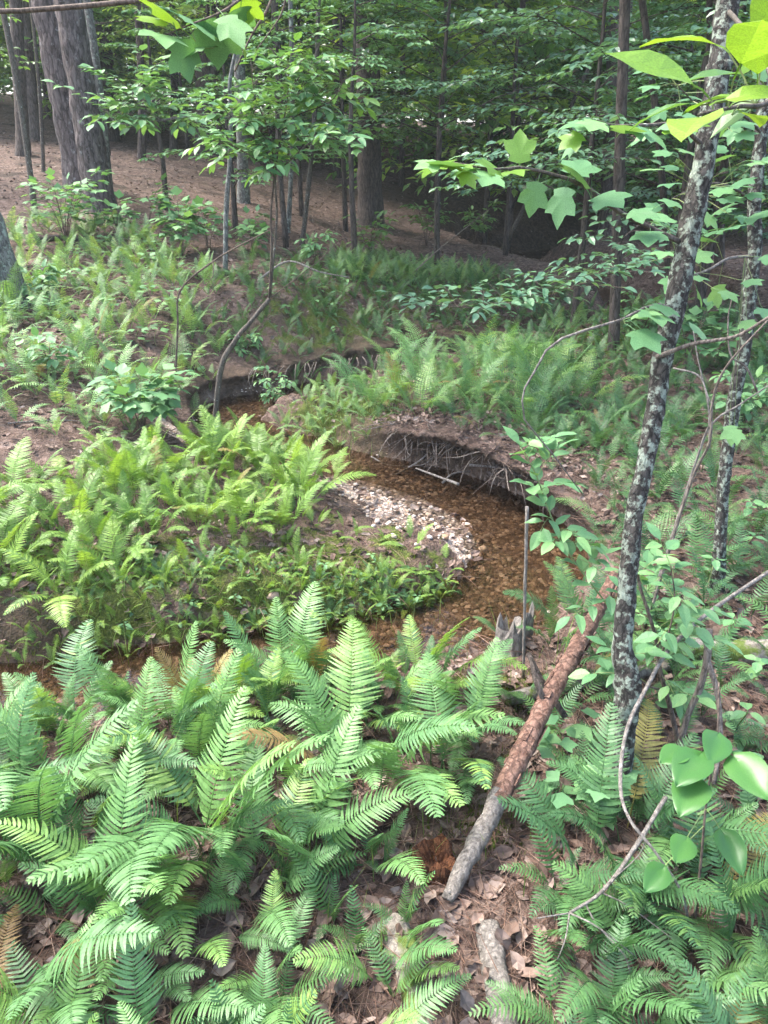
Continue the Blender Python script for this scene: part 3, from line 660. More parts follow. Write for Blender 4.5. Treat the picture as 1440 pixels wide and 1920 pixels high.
def woody_tree(h, spread, lo, nbr, sub, per, ls, seed, r0, layered=True, lean=(0, 0), rise=.25, top=.25):
    """trunk geometry plus leaf places of a small tree, base at the origin"""
    r = random.Random(seed); G = Geo(); L = []
    tp = [(0, 0, -.05)] + [(lean[0] * f * f * h + r.uniform(-.05, .05) * h * .2, lean[1] * f * f * h + r.uniform(-.05, .05) * h * .2, f * h) for f in (.25, .5, .75, 1)]
    V, F = wood(tp, r0, r0 * .18, 14, 6, .1, seed)[0]; G.add(V, F); Q = smooth_path(tp, 40); az = r.random() * TAU
    for b in range(nbr):
        f = lo + (1 - lo) * (b + .5) / nbr; az += 2.4 + r.uniform(-.4, .4); base = Q[int(f * 39)]
        ln = spread * (1 - (1 - top) * max(0, (f - lo) / (1 - lo)) ** 1.5) * r.uniform(.65, 1.1)
        d = np.array([math.cos(az), math.sin(az), rise + r.uniform(-.15, .15)])
        tip = base + d * ln + np.array([0, 0, -.12 * ln]); mid = base + d * ln * .5 + np.array([0, 0, .07 * ln])
        (V, F), B = wood([base, mid, tip], r0 * .32 * (1 - .5 * f), r0 * .04 + .001, 7, 3, 0, b); G.add(V, F)
        for s_ in range(sub):
            u = .22 + .78 * (s_ + .5) / sub; p = B[min(6, int(u * 6))] + (B[min(6, int(u * 6) + 1)] - B[min(6, int(u * 6))]) * (u * 6 - int(u * 6))
            a2 = az + (1 if s_ % 2 else -1) * r.uniform(.5, 1.1); l2 = ln * .42 * (1.15 - u * .6) * r.uniform(.6, 1.2)
            dz_ = r.uniform(-.12, .1) if layered else r.uniform(-.5, .7)
            e = p + np.array([math.cos(a2), math.sin(a2), dz_]) * l2
            T = smooth_path([p, (p + e) / 2 + np.array([0, 0, .03 * l2]), e], 5); V, F = tube(T, np.linspace(.003, .001, 5) * (1 + h * .15), 3, cap=False); G.add(V, F)
            L += along(T, per, ls, .05, 1, True, .2 if layered else .6, .8, r, -.12)
    return G, L
def make_tree(name, label, cat, base, h, spread, lo, nbr, sub, per, ls, seed, r0, mat, bark, shape=LEAF4, group=None, **kw):
    t = thing(name, label, cat, base, 0, group)
    G, L = woody_tree(h, spread, lo, nbr, sub, per, ls, seed, r0, **kw)
    link('trunk', G.mesh('trunk', MAT[bark], True), t); link('crown', crown_from(L, shape, mat, 'crown', seed), t)
    return t
def copy_thing(o, loc, rz=0, sc=1.0, label=None):
    c = o.copy(); col.objects.link(c); c.location = loc; c.rotation_euler = (0, 0, rz); c.scale = (sc, sc, sc)
    if label: c['label'] = label
    for ch in o.children:
        k = ch.copy(); col.objects.link(k); k.parent = c
    return c

# tall trees: trunk seen in the picture, crown far above it
def big_crown(seed, rad=4.0, hgt=8.0, n=1300, ls=.34, mat='leaf_far'):
    r = np.random.default_rng(seed); c = r.normal(0, 1, (40, 3)); c /= np.linalg.norm(c, axis=1)[:, None]; c *= r.random((40, 1)) ** .4 * np.array([rad, rad, hgt * .5])
    k = r.integers(0, 40, n); P = c[k] + r.normal(0, .55, (n, 3)); P[:, 2] += hgt * .5
    D = r.normal(0, 1, (n, 3)) * np.array([1, 1, .4]); U = r.normal(0, .45, (n, 3)) + np.array([0, 0, 1])
    V, F, A = place_many(*KITE, frames(D, U, ls * r.uniform(.7, 1.3, n), P), r.random(n) * .6)
    return mesh_data('crown', V, F, MAT[mat], A)
CROWNS = [big_crown(s) for s in (1, 2, 3)]
def tall_tree(name, label, top, base, Y, wpx, bark, cut=13.0, k=10, rough=.08, flare=.35, bend=0.0, crown=True, group=None, pile=10.0):
    a = at(base[0], base[1], Y); b = at(top[0], top[1], Y); gz = H1(a[0], a[1])
    base3 = np.array([a[0], a[1], gz - .1]); dirv = (b - a) / max(.2, (b[2] - a[2])); tp = np.array([base3 + dirv * q + np.array([bend * math.sin(q * 1.1), 0, 0]) for q in np.linspace(0, cut, 40)])
    dep = math.hypot(a[0], Y) ; r0 = wpx / 2 / FPX * (Y * math.cos(PITCH) + (CAMH - a[2]) * math.sin(PITCH))
    t = thing(name, label, 'tree', tuple(base3), 0, group)
    zz = np.linspace(0, cut, 40); rad = r0 * (1 - .5 * zz / cut) + r0 * flare * np.exp(-zz / .28)
    zz2 = np.concatenate([np.linspace(0, 4.5, 70), np.linspace(4.7, cut, 18)])
    P = np.column_stack([np.interp(zz2, zz, tp[:, i]) for i in range(3)]); rr = r0 * (1 - .5 * zz2 / cut) + r0 * flare * np.exp(-zz2 / .28)
    V, F = tube(P, rr, k, rough, int(base[0]) + 3, True, 7.0); part('trunk', (V, F), bark, t)
    if crown:
        c = link('crown', CROWNS[int(base[0]) % 3], t); c.location = tuple(tp[-1] - base3 + np.array([0, 0, -2.5])); c.rotation_euler = (0, 0, base[0]); c.scale = (1, 1, 1)
        G = Geo(); r = random.Random(int(base[0]))
        for i in range(9):
            q = cut - 3.0 * r.random(); p = base3 + dirv * q; az = r.random() * TAU; e = p + np.array([math.cos(az) * 2.6, math.sin(az) * 2.6, 1.3])
            V, F = tube(smooth_path([p, (p + e) / 2 + np.array([0, 0, .2]), e], 5), np.linspace(r0 * .3, r0 * .06, 5), 4); G.add(V, F)
        part('limb', G, bark, t)
    return t
TALL = [
    ('pine_tree', 'massive grey barked pine standing behind its slimmer neighbour on the slope', (96, 0), (152, 292), 11.6, 66, 'bark_pine', 24, .10),
    ('pine_tree', 'straight pine with knobbly plated bark in front of the massive pine', (128, 0), (184, 365), 10.6, 50, 'bark_pine', 24, .12),
    ('slender_tree', 'slender pale grey tree right beside the plated pine', (158, 0), (199, 338), 11.2, 15, 'bark_grey', 9, .06),
    ('slender_tree', 'thin pale crooked stem left of the massive pine', (2, 40), (50, 325), 10.2, 11, 'bark_young', 7, .06),
    ('forest_tree', 'dark trunk behind the thin crooked stem on the slope', (22, 0), (36, 255), 14.5, 24, 'bark_dark', 9, .08),
    ('forest_tree', 'second dark trunk far behind the thin crooked stem', (40, 0), (62, 232), 17.5, 20, 'bark_dark', 9, .08),
    ('slender_tree', 'very thin sapling trunk between the dark trunks and the massive pine', (52, 60), (70, 268), 13, 7, 'bark_young', 6, .05),
    ('forest_tree', 'thick dark trunk behind the slender pale grey tree', (186, 0), (200, 235), 20, 34, 'bark_dark', 10, .08),
    ('forest_tree', 'thin dark tree on the slope between two thick dark trunks', (255, 0), (265, 305), 15.5, 14, 'bark_dark', 8, .06),
    ('forest_tree', 'thick dark trunk on the rise behind the smooth grey tree', (383, 0), (384, 240), 18, 44, 'bark_dark', 12, .09),
    ('forest_tree', 'smooth grey tree with pale lichen at the top of the slope', (446, 60), (456, 372), 12.6, 21, 'bark_grey', 10, .06),
    ('forest_tree', 'narrow dark trunk just right of the smooth grey tree', (513, 0), (520, 300), 16, 15, 'bark_dark', 8, .06),
    ('slender_tree', 'pale narrow trunk partly hidden by the leafy forked sapling', (540, 0), (536, 395), 11, 9, 'bark_grey', 8, .06),
    ('slender_tree', 'slim tree with mossy foot next to the big dark trunk', (586, 60), (562, 420), 10.4, 9, 'bark_young', 8, .06),
    ('forest_tree', 'big dark trunk screened by leaves above the far bank', (688, 0), (694, 395), 13.5, 46, 'bark_dark', 12, .09),
    ('forest_tree', 'broad pale trunk behind the layered blue green branches', (1172, 0), (1156, 372), 15, 46, 'bark_pine', 12, .09),
    ('slender_tree', 'thin dark leaning tree between the broad pale trunk and the lichened trunk', (1262, 0), (1290, 420), 7.6, 13, 'bark_dark', 8, .06),
    ('slender_tree', 'dark slim trunk rising from the fern flat beyond the roots', (1166, 200), (1150, 672), 6.85, 19, 'bark_dark', 9, .08),
    ('slender_tree', 'short dark stem behind the lichened trunk', (1318, 330), (1305, 612), 7.6, 10, 'bark_dark', 6, .08),
    ('forest_tree', 'far dark trunk above the dark leafy bank', (815, 0), (820, 330), 21, 26, 'bark_dark', 10, .08),
    ('forest_tree', 'distant trunk half lost in leaves beyond the far creek bend', (960, 0), (955, 345), 24, 22, 'bark_dark', 9, .08),
    ('slender_tree', 'leaning thin pole above the dark leafy bank', (1020, 190), (925, 390), 15, 8, 'bark_young', 7, .06),
    ('forest_tree', 'dark trunk far off between the smooth grey tree and the big dark trunk', (640, 0), (632, 320), 19, 18, 'bark_dark', 9, .08),
    ('forest_tree', 'distant dark trunk well right of the slender pale tree', (318, 0), (322, 268), 19, 14, 'bark_dark', 9, .08),
    ('slender_tree', 'slim dark tree beyond the far creek on the right', (1372, 0), (1365, 420), 11, 16, 'bark_dark', 8, .06)]
for i, (nm, lab, tp, bs, Yd, w_, bk, k_, ro) in enumerate(TALL):
    tall_tree(nm, lab, tp, bs, Yd, w_, bk, 13 + (i % 4), k_, ro, crown=w_ >= 30, bend=.05 if w_ < 16 else 0)

# ---- the two lichened trees on the right
def lichen_tree(label, pts, r_pts, seed, cut, name='lichened_tree'):
    P = px_path(pts); P[0, 2] = H1(P[0, 0], P[0, 1]) - .06
    d = P[-1] - P[-2]; d /= d[2]; P = np.vstack([P, P[-1] + d * 1.5, P[-1] + d * cut]); rr = list(r_pts) + [r_pts[-1] * .8, r_pts[-1] * .35]
    t = thing(name, label, 'tree', tuple(P[0])); n = 150
    Q = smooth_path(np.column_stack([P, rr]), n)
    V, F = tube(Q[:, :3], Q[:, 3], 18, .16, seed, True, 30); part('trunk', (V, F), 'bark_lichen', t)
    c = link('crown', CROWNS[seed % 3], t); c.location = tuple(P[-1] - P[0] - np.array([0, 0, 4.6])); c.scale = (.62, .62, .75)
    return t, P
t1, P1 = lichen_tree('leaning lichen covered tree with a knee in its trunk beside the peeling log',
    [(1174, 1510, 1.53), (1170, 1390, 1.58), (1178, 1300, 1.6), (1168, 1210, 1.64), (1176, 1100, 1.68), (1190, 960, 1.74), (1214, 850, 1.78), (1240, 690, 1.85), (1268, 560, 1.9), (1296, 420, 1.95), (1326, 270, 2.0), (1348, 130, 2.05), (1366, 0, 2.1)],
    [.038, .028, .035, .027, .024, .022, .023, .025, .027, .027, .026, .027, .026], 3, 6)
t2, P2 = lichen_tree('thinner crooked lichened tree behind the leaning one',
    [(1352, 1100, 2.72), (1350, 1010, 2.78), (1360, 880, 2.84), (1378, 740, 2.9), (1398, 640, 2.95), (1404, 560, 2.98), (1416, 470, 3.02), (1414, 380, 3.05), (1428, 250, 3.1), (1440, 120, 3.15), (1455, 0, 3.2)],
    [.032, .025, .024, .026, .024, .027, .024, .024, .023, .023, .023], 8, 6)
BR = {}; KEEPQ = []
def branch(parent, pts, r0, r1, mat='bark_twig', n=14, k=5, name='branch', seed=0, rough=.15):
    P = px_path(pts) if len(pts[0]) == 3 and pts[0][0] > 20 else np.array(pts)
    (V, F), Q = wood(P, r0, r1, n, k, rough, seed, 25); BR[id(Q)] = part(name, (V, F), mat, parent); KEEPQ.append(Q); return Q
def at_leaves(lst, size, mesh, parent, twig=None):
    """leaves at given points, each reaching back to its twig by its stalk"""
    out = []
    for (x, y, Yd, *rest) in lst:
        p = at(x, y, Yd); s = size * (rest[0] if rest else R.uniform(.8, 1.15))
        if twig is not None:
            k = np.linalg.norm(twig - p, axis=1).argmin(); d = p - twig[k]; d /= np.linalg.norm(d) + 1e-6; q = p - d * s * .6
            if np.linalg.norm(q - twig[k]) > .012:
                V, F = tube(np.array([twig[k], (twig[k] + q) / 2 + [0, 0, .004], q]), .0011, 3, cap=False); part('leaf_stalk', (V, F), 'stem_green', parent) if id(twig) not in BR else link('leaf_stalk', mesh_data('leaf_stalk', V - np.array(parent.location), F, MAT['stem_green']), BR[id(twig)])
        else: d = np.array([R.uniform(-1, 1), R.uniform(-.6, .3), -.1]); q = p
        out.append((q, d * [1, 1, .35] + np.array([0, -.12, -.12]), s, (R.uniform(-.3, .3), R.uniform(-.55, .0), 1)))
    leaf_parts(parent, out, mesh, under=BR.get(id(twig)) if twig is not None else None)
Q = branch(t1, [(1278, 455, 1.93), (1215, 425, 1.9), (1155, 393, 1.87), (1090, 345, 1.83), (985, 315, 1.78), (930, 318, 1.75), (850, 305, 1.72)], .0075, .0018, 'bark_young')
at_leaves([(812, 306, 1.7), (835, 318, 1.74), (845, 290, 1.7), (880, 325, 1.76), (915, 345, 1.72), (905, 290, 1.78), (1008, 358, 1.8), (1060, 372, 1.82), (1075, 300, 1.84), (1105, 325, 1.84), (1132, 385, 1.8), (1140, 352, 1.9), (1190, 385, 1.86), (1230, 395, 1.95), (1215, 450, 1.86)], .085, LM['star'], t1, Q)
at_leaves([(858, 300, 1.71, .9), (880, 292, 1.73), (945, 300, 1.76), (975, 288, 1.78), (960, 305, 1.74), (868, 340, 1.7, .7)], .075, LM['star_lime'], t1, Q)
Q = branch(t1, [(1322, 275, 2.0), (1270, 235, 1.92), (1215, 235, 1.86), (1150, 235, 1.8), (1120, 225, 1.78)], .006, .0015, 'bark_young')
at_leaves([(1105, 216, 1.78), (1112, 245, 1.76), (1168, 222, 1.8), (1190, 252, 1.8), (1200, 265, 1.82), (1240, 215, 1.86), (1090, 275, 1.8, .8)], .08, LM['star'], t1, Q)
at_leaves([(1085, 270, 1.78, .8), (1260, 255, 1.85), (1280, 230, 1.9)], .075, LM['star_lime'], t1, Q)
Q = branch(t1, [(1262, 580, 1.88), (1225, 570, 1.86), (1172, 597, 1.83), (1080, 625, 1.8), (1030, 650, 1.78), (995, 710, 1.77), (980, 740, 1.77), (985, 790, 1.78), (1020, 830, 1.8), (1095, 930, 1.85)], .004, .0018, 'wood_grey')
at_leaves([(1185, 572, 1.82), (1222, 592, 1.8), (1196, 642, 1.78, 1.15), (1240, 585, 1.84), (1292, 626, 1.9), (1175, 615, 1.84)], .085, LM['star'], t1, Q)
# a bough close to the camera, top right, sunlight put into the colour of its lime leaves
Q = branch(t1, [(1365, 20, 2.1), (1400, 60, 1.6), (1440, 120, 1.15), (1440, 190, .95), (1380, 200, .88), (1310, 215, .82)], .006, .0015, 'bark_young')
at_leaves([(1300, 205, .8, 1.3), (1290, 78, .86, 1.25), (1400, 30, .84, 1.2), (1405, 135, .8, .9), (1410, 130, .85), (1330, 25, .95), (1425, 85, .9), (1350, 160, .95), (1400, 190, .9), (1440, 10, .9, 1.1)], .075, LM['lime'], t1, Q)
at_leaves([(1240, 200, 1.0), (1330, 235, .98), (1350, 110, 1.0), (1385, 235, 1.0)], .07, LM['ovate_green'], t1, Q)
Q2a = branch(t2, [(1410, 480, 3.0), (1365, 485, 2.92), (1330, 505, 2.86), (1295, 515, 2.8), (1275, 500, 2.78)], .007, .002, 'wood_grey')
at_leaves([(R.uniform(1240, 1440), R.uniform(380, 560), R.uniform(2.5, 2.95)) for _ in range(26)], .085, LM['star'], t2, Q2a)
Q2b = branch(t2, [(1415, 380, 3.05), (1370, 350, 2.9), (1320, 345, 2.8), (1260, 372, 2.7)], .006, .0018, 'bark_young')
at_leaves([(R.uniform(1220, 1440), R.uniform(270, 420), R.uniform(2.5, 3)) for _ in range(22)], .08, LM['star'], t2, Q2b)
Q2c = branch(t2, [(1428, 250, 3.1), (1390, 215, 2.9), (1330, 215, 2.8), (1270, 160, 2.7)], .006, .0018, 'bark_young')
at_leaves([(R.uniform(1200, 1440), R.uniform(90, 270), R.uniform(2.5, 3)) for _ in range(20)], .08, LM['star'], t2, Q2c)
at_leaves([(1400, 610, 2.6), (1430, 585, 2.5), (1375, 815, 2.7), (1365, 810, 2.75)], .08, LM['star'], t2, Q2a[:2])

# ---- bough over the top left, from a tree just outside the view
bz = on(-2.35, 2.5, -.05); t3 = thing('young_maple', 'young maple whose bough with broad drooping leaves hangs in over the slope view', 'tree', tuple(bz))
(V, F), Qt = wood([bz, bz + [.05, 0, 1.2], bz + [.12, -.05, 2.2], bz + [.2, -.1, 3.6]], .035, .012, 20, 8, .1, 2); part('trunk', (V, F), 'bark_young', t3)
Qb = branch(t3, [bz + [.12, -.05, 2.1], bz + [.7, -.1, 2.42], bz + [1.3, -.15, 2.38], at(470, -25, 2.3), at(540, -60, 2.45)], .012, .003, 'bark_twig', 18)
Qc = branch(t3, [Qb[13], at(420, 20, 2.22), at(360, 45, 2.2), at(300, 70, 2.18)], .004, .0014, 'bark_twig')
Qd = branch(t3, [at(520, -52, 2.4), at(505, 10, 2.4), at(470, 70, 2.4), at(440, 135, 2.4)], .005, .002, 'bark_twig')
Qe = branch(t3, [Qd[8], at(440, 60, 2.3), at(400, 90, 2.25)], .003, .001, 'bark_twig')
Qf = branch(t3, [at(535, -58, 2.44), at(530, 20, 2.45), at(480, 95, 2.45)], .004, .0012, 'bark_twig')
at_leaves([(305, 75, 2.15, 1.15), (350, 60, 2.2, 1.2), (335, 95, 2.2), (400, 62, 2.22, 1.1), (385, 40, 2.25), (425, 62, 2.2), (455, 40, 2.3)], .115, LM['star'], t3, Qc)
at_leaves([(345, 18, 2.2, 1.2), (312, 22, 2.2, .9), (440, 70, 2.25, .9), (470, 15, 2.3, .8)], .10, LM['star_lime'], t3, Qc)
at_leaves([(370, 95, 2.25), (330, 105, 2.25), (405, 85, 2.3)], .10, LM['star'], t3, Qe)

# ---- leafy forked sapling at the creek
b0 = at(392, 800, 5.0); b0[2] = H1(b0[0], b0[1]) - .03
s1 = thing('forked_sapling', 'forked leafy sapling with curved stem leaning out over the creek', 'sapling', tuple(b0))
Q = branch(s1, [b0, at(412, 700, 5.03), at(440, 640, 5.06), at(470, 603, 5.1), at(505, 560, 5.15)], .021, .014, 'bark_young', 22, 7, 'stem')
sub = [[(505, 560, 5.15), (513, 480, 5.18), (519, 400, 5.2), (516, 330, 5.2), (530, 240, 5.22), (566, 160, 5.25), (600, 80, 5.3)],
       [(505, 560, 5.15), (509, 480, 5.1), (508, 400, 5.1), (513, 330, 5.1), (505, 250, 5.1), (478, 180, 5.05), (470, 110, 5.0)],
       [(504, 562, 5.15), (555, 522, 5.1), (600, 487, 5.05), (634, 452, 5.0)], [(516, 330, 5.2), (545, 300, 5.1), (590, 262, 5.0), (640, 262, 4.95), (668, 270, 4.9)],
       [(513, 330, 5.1), (480, 300, 5.0), (440, 275, 4.95), (400, 262, 4.9)], [(530, 240, 5.22), (560, 215, 5.2), (620, 190, 5.1), (650, 140, 5.1)], [(505, 250, 5.1), (455, 235, 5.1), (420, 205, 5.0)], [(530, 240, 5.2), (540, 170, 5.3), (540, 100, 5.3)]]
for i, bp in enumerate(sub):
    Q = branch(s1, bp, .010 if i < 2 else .005, .002, 'bark_twig' if i else 'bark_young', 18, 5, 'branch', i)
    if i == 2: continue
    for j in range(22 if i < 2 else 14):
        u = (.52 if i < 2 else .2) + (.48 if i < 2 else .8) * (j + .5) / (22 if i < 2 else 14); p = Q[min(17, int(u * 17))]; a = R.random() * TAU; l = R.uniform(.10, .28)
        e = p + np.array([math.cos(a) * l, math.sin(a) * l, R.uniform(-.08, .16)]); T = smooth_path([p, (p + e) / 2 + [0, 0, .02], e], 4)
        V, F = tube(T, .0016, 3, cap=False); tw = part('twig', (V, F), 'bark_twig', s1); leaf_parts(s1, along(T, 6, .088, .2), LM['ovate_green'] if R.random() < .35 else LM['ovate'], under=tw)
at_leaves([(625, 275, 4.9, 1.4), (655, 268, 4.9, 1.2), (668, 275, 4.85), (600, 280, 5, 1.2)], .085, LM['maple'], s1, None)
b0 = at(418, 478, 8.4); b0[2] = H1(b0[0], b0[1]) - .03
s2 = thing('slender_sapling', 'slender sapling with a long pale side branch of dark leaves below the pines', 'sapling', tuple(b0))
Q = branch(s2, [b0, at(424, 390, 8.45), at(430, 310, 8.5), at(433, 220, 8.5), at(431, 150, 8.5), at(450, 60, 8.5), at(470, -40, 8.5)], .03, .012, 'bark_grey', 22, 7, 'stem')
Q = branch(s2, [at(433, 222, 8.5), at(380, 215, 8.2), at(330, 222, 8.0), at(280, 228, 7.9), at(240, 233, 7.8), at(215, 228, 7.8), at(200, 208, 7.8)], .012, .004, 'wood_grey', 20)
Qs = branch(s2, [Q[8], at(270, 205, 7.9), at(248, 180, 7.9), at(256, 150, 7.9)], .006, .002, 'wood_grey')
for QQ, n in ((Q, 34), (Qs, 16)):
    for j in range(n):
        p = QQ[min(len(QQ) - 1, int((.1 + .9 * j / n) * len(QQ)))]; a = R.random() * TAU; l = R.uniform(.15, .42); e = p + np.array([math.cos(a) * l, math.sin(a) * l, R.uniform(-.1, .3)])
        T = smooth_path([p, (p + e) / 2 + [0, 0, .03], e], 4); V, F = tube(T, .002, 3, cap=False); tw = part('twig', (V, F), 'bark_twig', s2); leaf_parts(s2, along(T, 6, .125, .2), LM['ovate'], under=tw)

# ------------------------------------------------------------------ understory trees and far wood
def far_spot(px, Y):
    a = at(px, 300, Y); return np.array([a[0], Y, H1(a[0], Y)])
LAY = [  # layered blue green trees, right and centre
    ('layered tree with blue green leaves on the fern flat beyond the roots', 2.75, 7.3, 4.2, 2.0, .20, 24, 11, 9, .10, 'leaf_blue', (-.02, -.05)),
    ('spreading blue green tree over the far creek bend', 1.9, 12.2, 5.2, 2.7, .42, 26, 12, 9, .12, 'leaf_blue', (0, -.03)),
    ('spreading tree behind the dark slim trunk', 4.0, 9.6, 5.0, 2.4, .22, 26, 12, 9, .115, 'leaf_blue', (-.04, 0)),
    ('low layered tree beyond the thin leaning tree', 5.4, 9.0, 4.4, 2.2, .15, 24, 11, 9, .11, 'leaf_green', (-.05, 0)),
    ('tall leafy tree rising from the far bank top', .9, 13.2, 5.4, 2.3, .30, 26, 12, 9, .12, 'leaf_green', (0, 0)),
    ('bushy green tree next to the big dark trunk', -.6, 12.4, 4.6, 1.7, .22, 24, 11, 9, .11, 'leaf_green', (.02, 0)),
    ('leafy tree in the hollow beyond the dark leafy bank', 3.6, 20.5, 6.0, 2.8, .3, 26, 12, 9, .15, 'leaf_blue', (0, 0)),
    ('green tree crowding the right edge behind the crooked lichened tree', 4.1, 6.3, 4.2, 1.8, .18, 24, 11, 9, .10, 'leaf_green', (-.05, 0))]
LAY += [('slim layered tree at the near edge of the fern flat', 2.15, 8.5, 4.6, 2.1, .36, 24, 11, 9, .10, 'leaf_blue', (-.03, 0)),
    ('airy blue green tree on the far bank top', .75, 10.9, 4.8, 2.0, .36, 24, 11, 9, .11, 'leaf_blue', (.03, 0)),
    ('young layered tree between the layered tree and the slim trunk', 3.3, 7.9, 3.6, 1.8, .30, 22, 11, 9, .095, 'leaf_seed', (-.03, 0)),
    ('pale leaved understory tree behind the forked sapling', -1.3, 12.6, 4.8, 1.7, .36, 20, 10, 8, .10, 'leaf_seed', (0, 0)),
    ('feathery green tree on the rise beyond the pines', -5.2, 15.5, 5.5, 2.2, .32, 22, 10, 8, .12, 'leaf_green', (0, 0)),
    ('leafy tree on the rise right of the pines', -3.3, 16.5, 5.5, 2.2, .34, 22, 10, 8, .12, 'leaf_far', (0, 0))]
LAY += [('pale sapling beside the smooth grey tree', -2.0, 10.6, 2.6, .95, .18, 16, 8, 7, .09, 'leaf_seed', (0, 0)),
    ('mint leaved sapling between the smooth grey tree and the slim mossy tree', -1.25, 10.0, 3.2, 1.0, .3, 16, 9, 7, .09, 'leaf_seed', (0, 0)),
    ('leafy sapling at the shoulder of the plated pine', -3.0, 11.0, 2.7, .9, .35, 14, 8, 7, .09, 'leaf_seed', (0, 0)),
    ('small tree with drooping boughs on the bank above the dark pool', -.35, 9.6, 3.4, 1.3, .42, 18, 9, 8, .09, 'leaf_seed', (0, 0)),
    ('bright sapling at the left edge of the slope', -6.0, 11.8, 3.6, 1.3, .35, 16, 8, 7, .1, 'leaf_green', (0, 0))]
LAYT = []
for i, (lab, x, y, h, sp, lo, nb, su, pe, ls, mt, le) in enumerate(LAY):
    LAYT.append(make_tree('understory_tree', lab, 'tree', tuple(on(x, y, -.03)), h, sp, lo, nb, su, pe, ls, 40 + i, .045, mt, 'bark_dark', LEAF4, layered=True, lean=le, rise=.12, top=.4))
# drooping blue green bough of the slim trunk's tree
lt = LAYT[0]
def world_part(name, parent, pts, r0, r1, mat): (V, F), Q = wood(np.array(pts), r0, r1, 16, 4, .1, 3, 20); part(name, (V, F), mat, parent); return Q
rt = np.array(lt.location)
Q = world_part('branch', lt, [rt + [-.02, -.02, 1.35], at(1280, 462, 6.2), at(1190, 500, 5.7), at(1120, 520, 5.5), at(1030, 555, 5.3), at(930, 578, 5.2), at(805, 572, 5.1)], .014, .003, 'bark_twig')
L = []
for j in range(56):
    p = Q[min(15, 4 + int(j / 56 * 12))]; a = R.uniform(0, TAU); l = R.uniform(.15, .5); e = p + np.array([math.cos(a) * l, math.sin(a) * l, R.uniform(-.02, .14)])
    T = smooth_path([p, (p + e) / 2 + [0, 0, .02], e], 4); V, F = tube(T, .002, 3, cap=False); tw = part('twig', (V, F), 'bark_twig', lt); leaf_parts(lt, along(T, 5, .095, .1), LM['blue'], under=tw)

PROTO = []
for i in range(6):
    lab = 'tmp'
    PROTO.append(make_tree('understory_tree', 'far leafy tree of the dense wood behind the slope and creek', 'tree', (0, 0, -80), 7.0 + i * .5, 2.6 + .2 * (i % 3), .10 + .04 * (i % 3), 32, 11, 8, .22, 60 + i, .06, 'leaf_far' if i % 3 else 'leaf_green', 'bark_dark', KITE, 'far trees of the wood', layered=i % 2 == 0, rise=.2, top=.3))
used = set(); rb = random.Random(5); FAR = []
def add_far(px, Y, sc):
    p = far_spot(px, Y); k = rb.randrange(6); lo = tuple(p - [0, 0, .05])
    if k not in used: used.add(k); PROTO[k].location = lo; PROTO[k].rotation_euler = (0, 0, rb.random() * TAU); PROTO[k].scale = (sc,) * 3; return
    copy_thing(PROTO[k], lo, rb.random() * TAU, sc)
for Y0, n, x0, x1 in ((17, 9, 560, 1700), (20, 8, -300, 640), (23, 16, -250, 1750), (28, 18, -250, 1750), (34, 18, -250, 1750), (41, 18, -250, 1750), (50, 18, -250, 1750), (62, 18, -250, 1750), (80, 16, -250, 1750)):
    for i in range(n):
        add_far(x0 + (x1 - x0) * (i + rb.uniform(.1, .9)) / n, Y0 * rb.uniform(.92, 1.1), rb.uniform(.75, 1.15) * (1 + Y0 * .008) * (.72 if Y0 == 20 else 1))
for k in range(6):
    if k not in used: add_far(700, 30, 1.0)
BUSH = [make_tree('wood_edge_bush', 'leafy bush of the dense wood behind the slope and creek', 'bush', (0, 0, -80), 2.3 + .3 * i, 1.5, .04, 20, 9, 7, .15, 80 + i, .02, 'leaf_green' if i != 1 else 'leaf_far', 'bark_dark', KITE, 'bushes of the wood', layered=i == 0, rise=.3, top=.4) for i in range(3)]
nb_ = 0
for Y0, n, x0, x1 in ((15, 4, 1200, 1600), (20, 9, 100, 840), (24, 3, 860, 1200), (24, 14, -200, 1650), (30, 14, -250, 1700), (38, 14, -250, 1700)):
    for i in range(n):
        p = far_spot(x0 + (x1 - x0) * (i + rb.uniform(.1, .9)) / n, Y0 * rb.uniform(.9, 1.12)); sc = rb.uniform(.5, 1.2) * (1 + Y0 * .01); k = nb_ % 3
        if nb_ < 3: BUSH[k].location = tuple(p); BUSH[k].scale = (sc,) * 3
        else: copy_thing(BUSH[k], tuple(p), rb.random() * TAU, sc)
        nb_ += 1

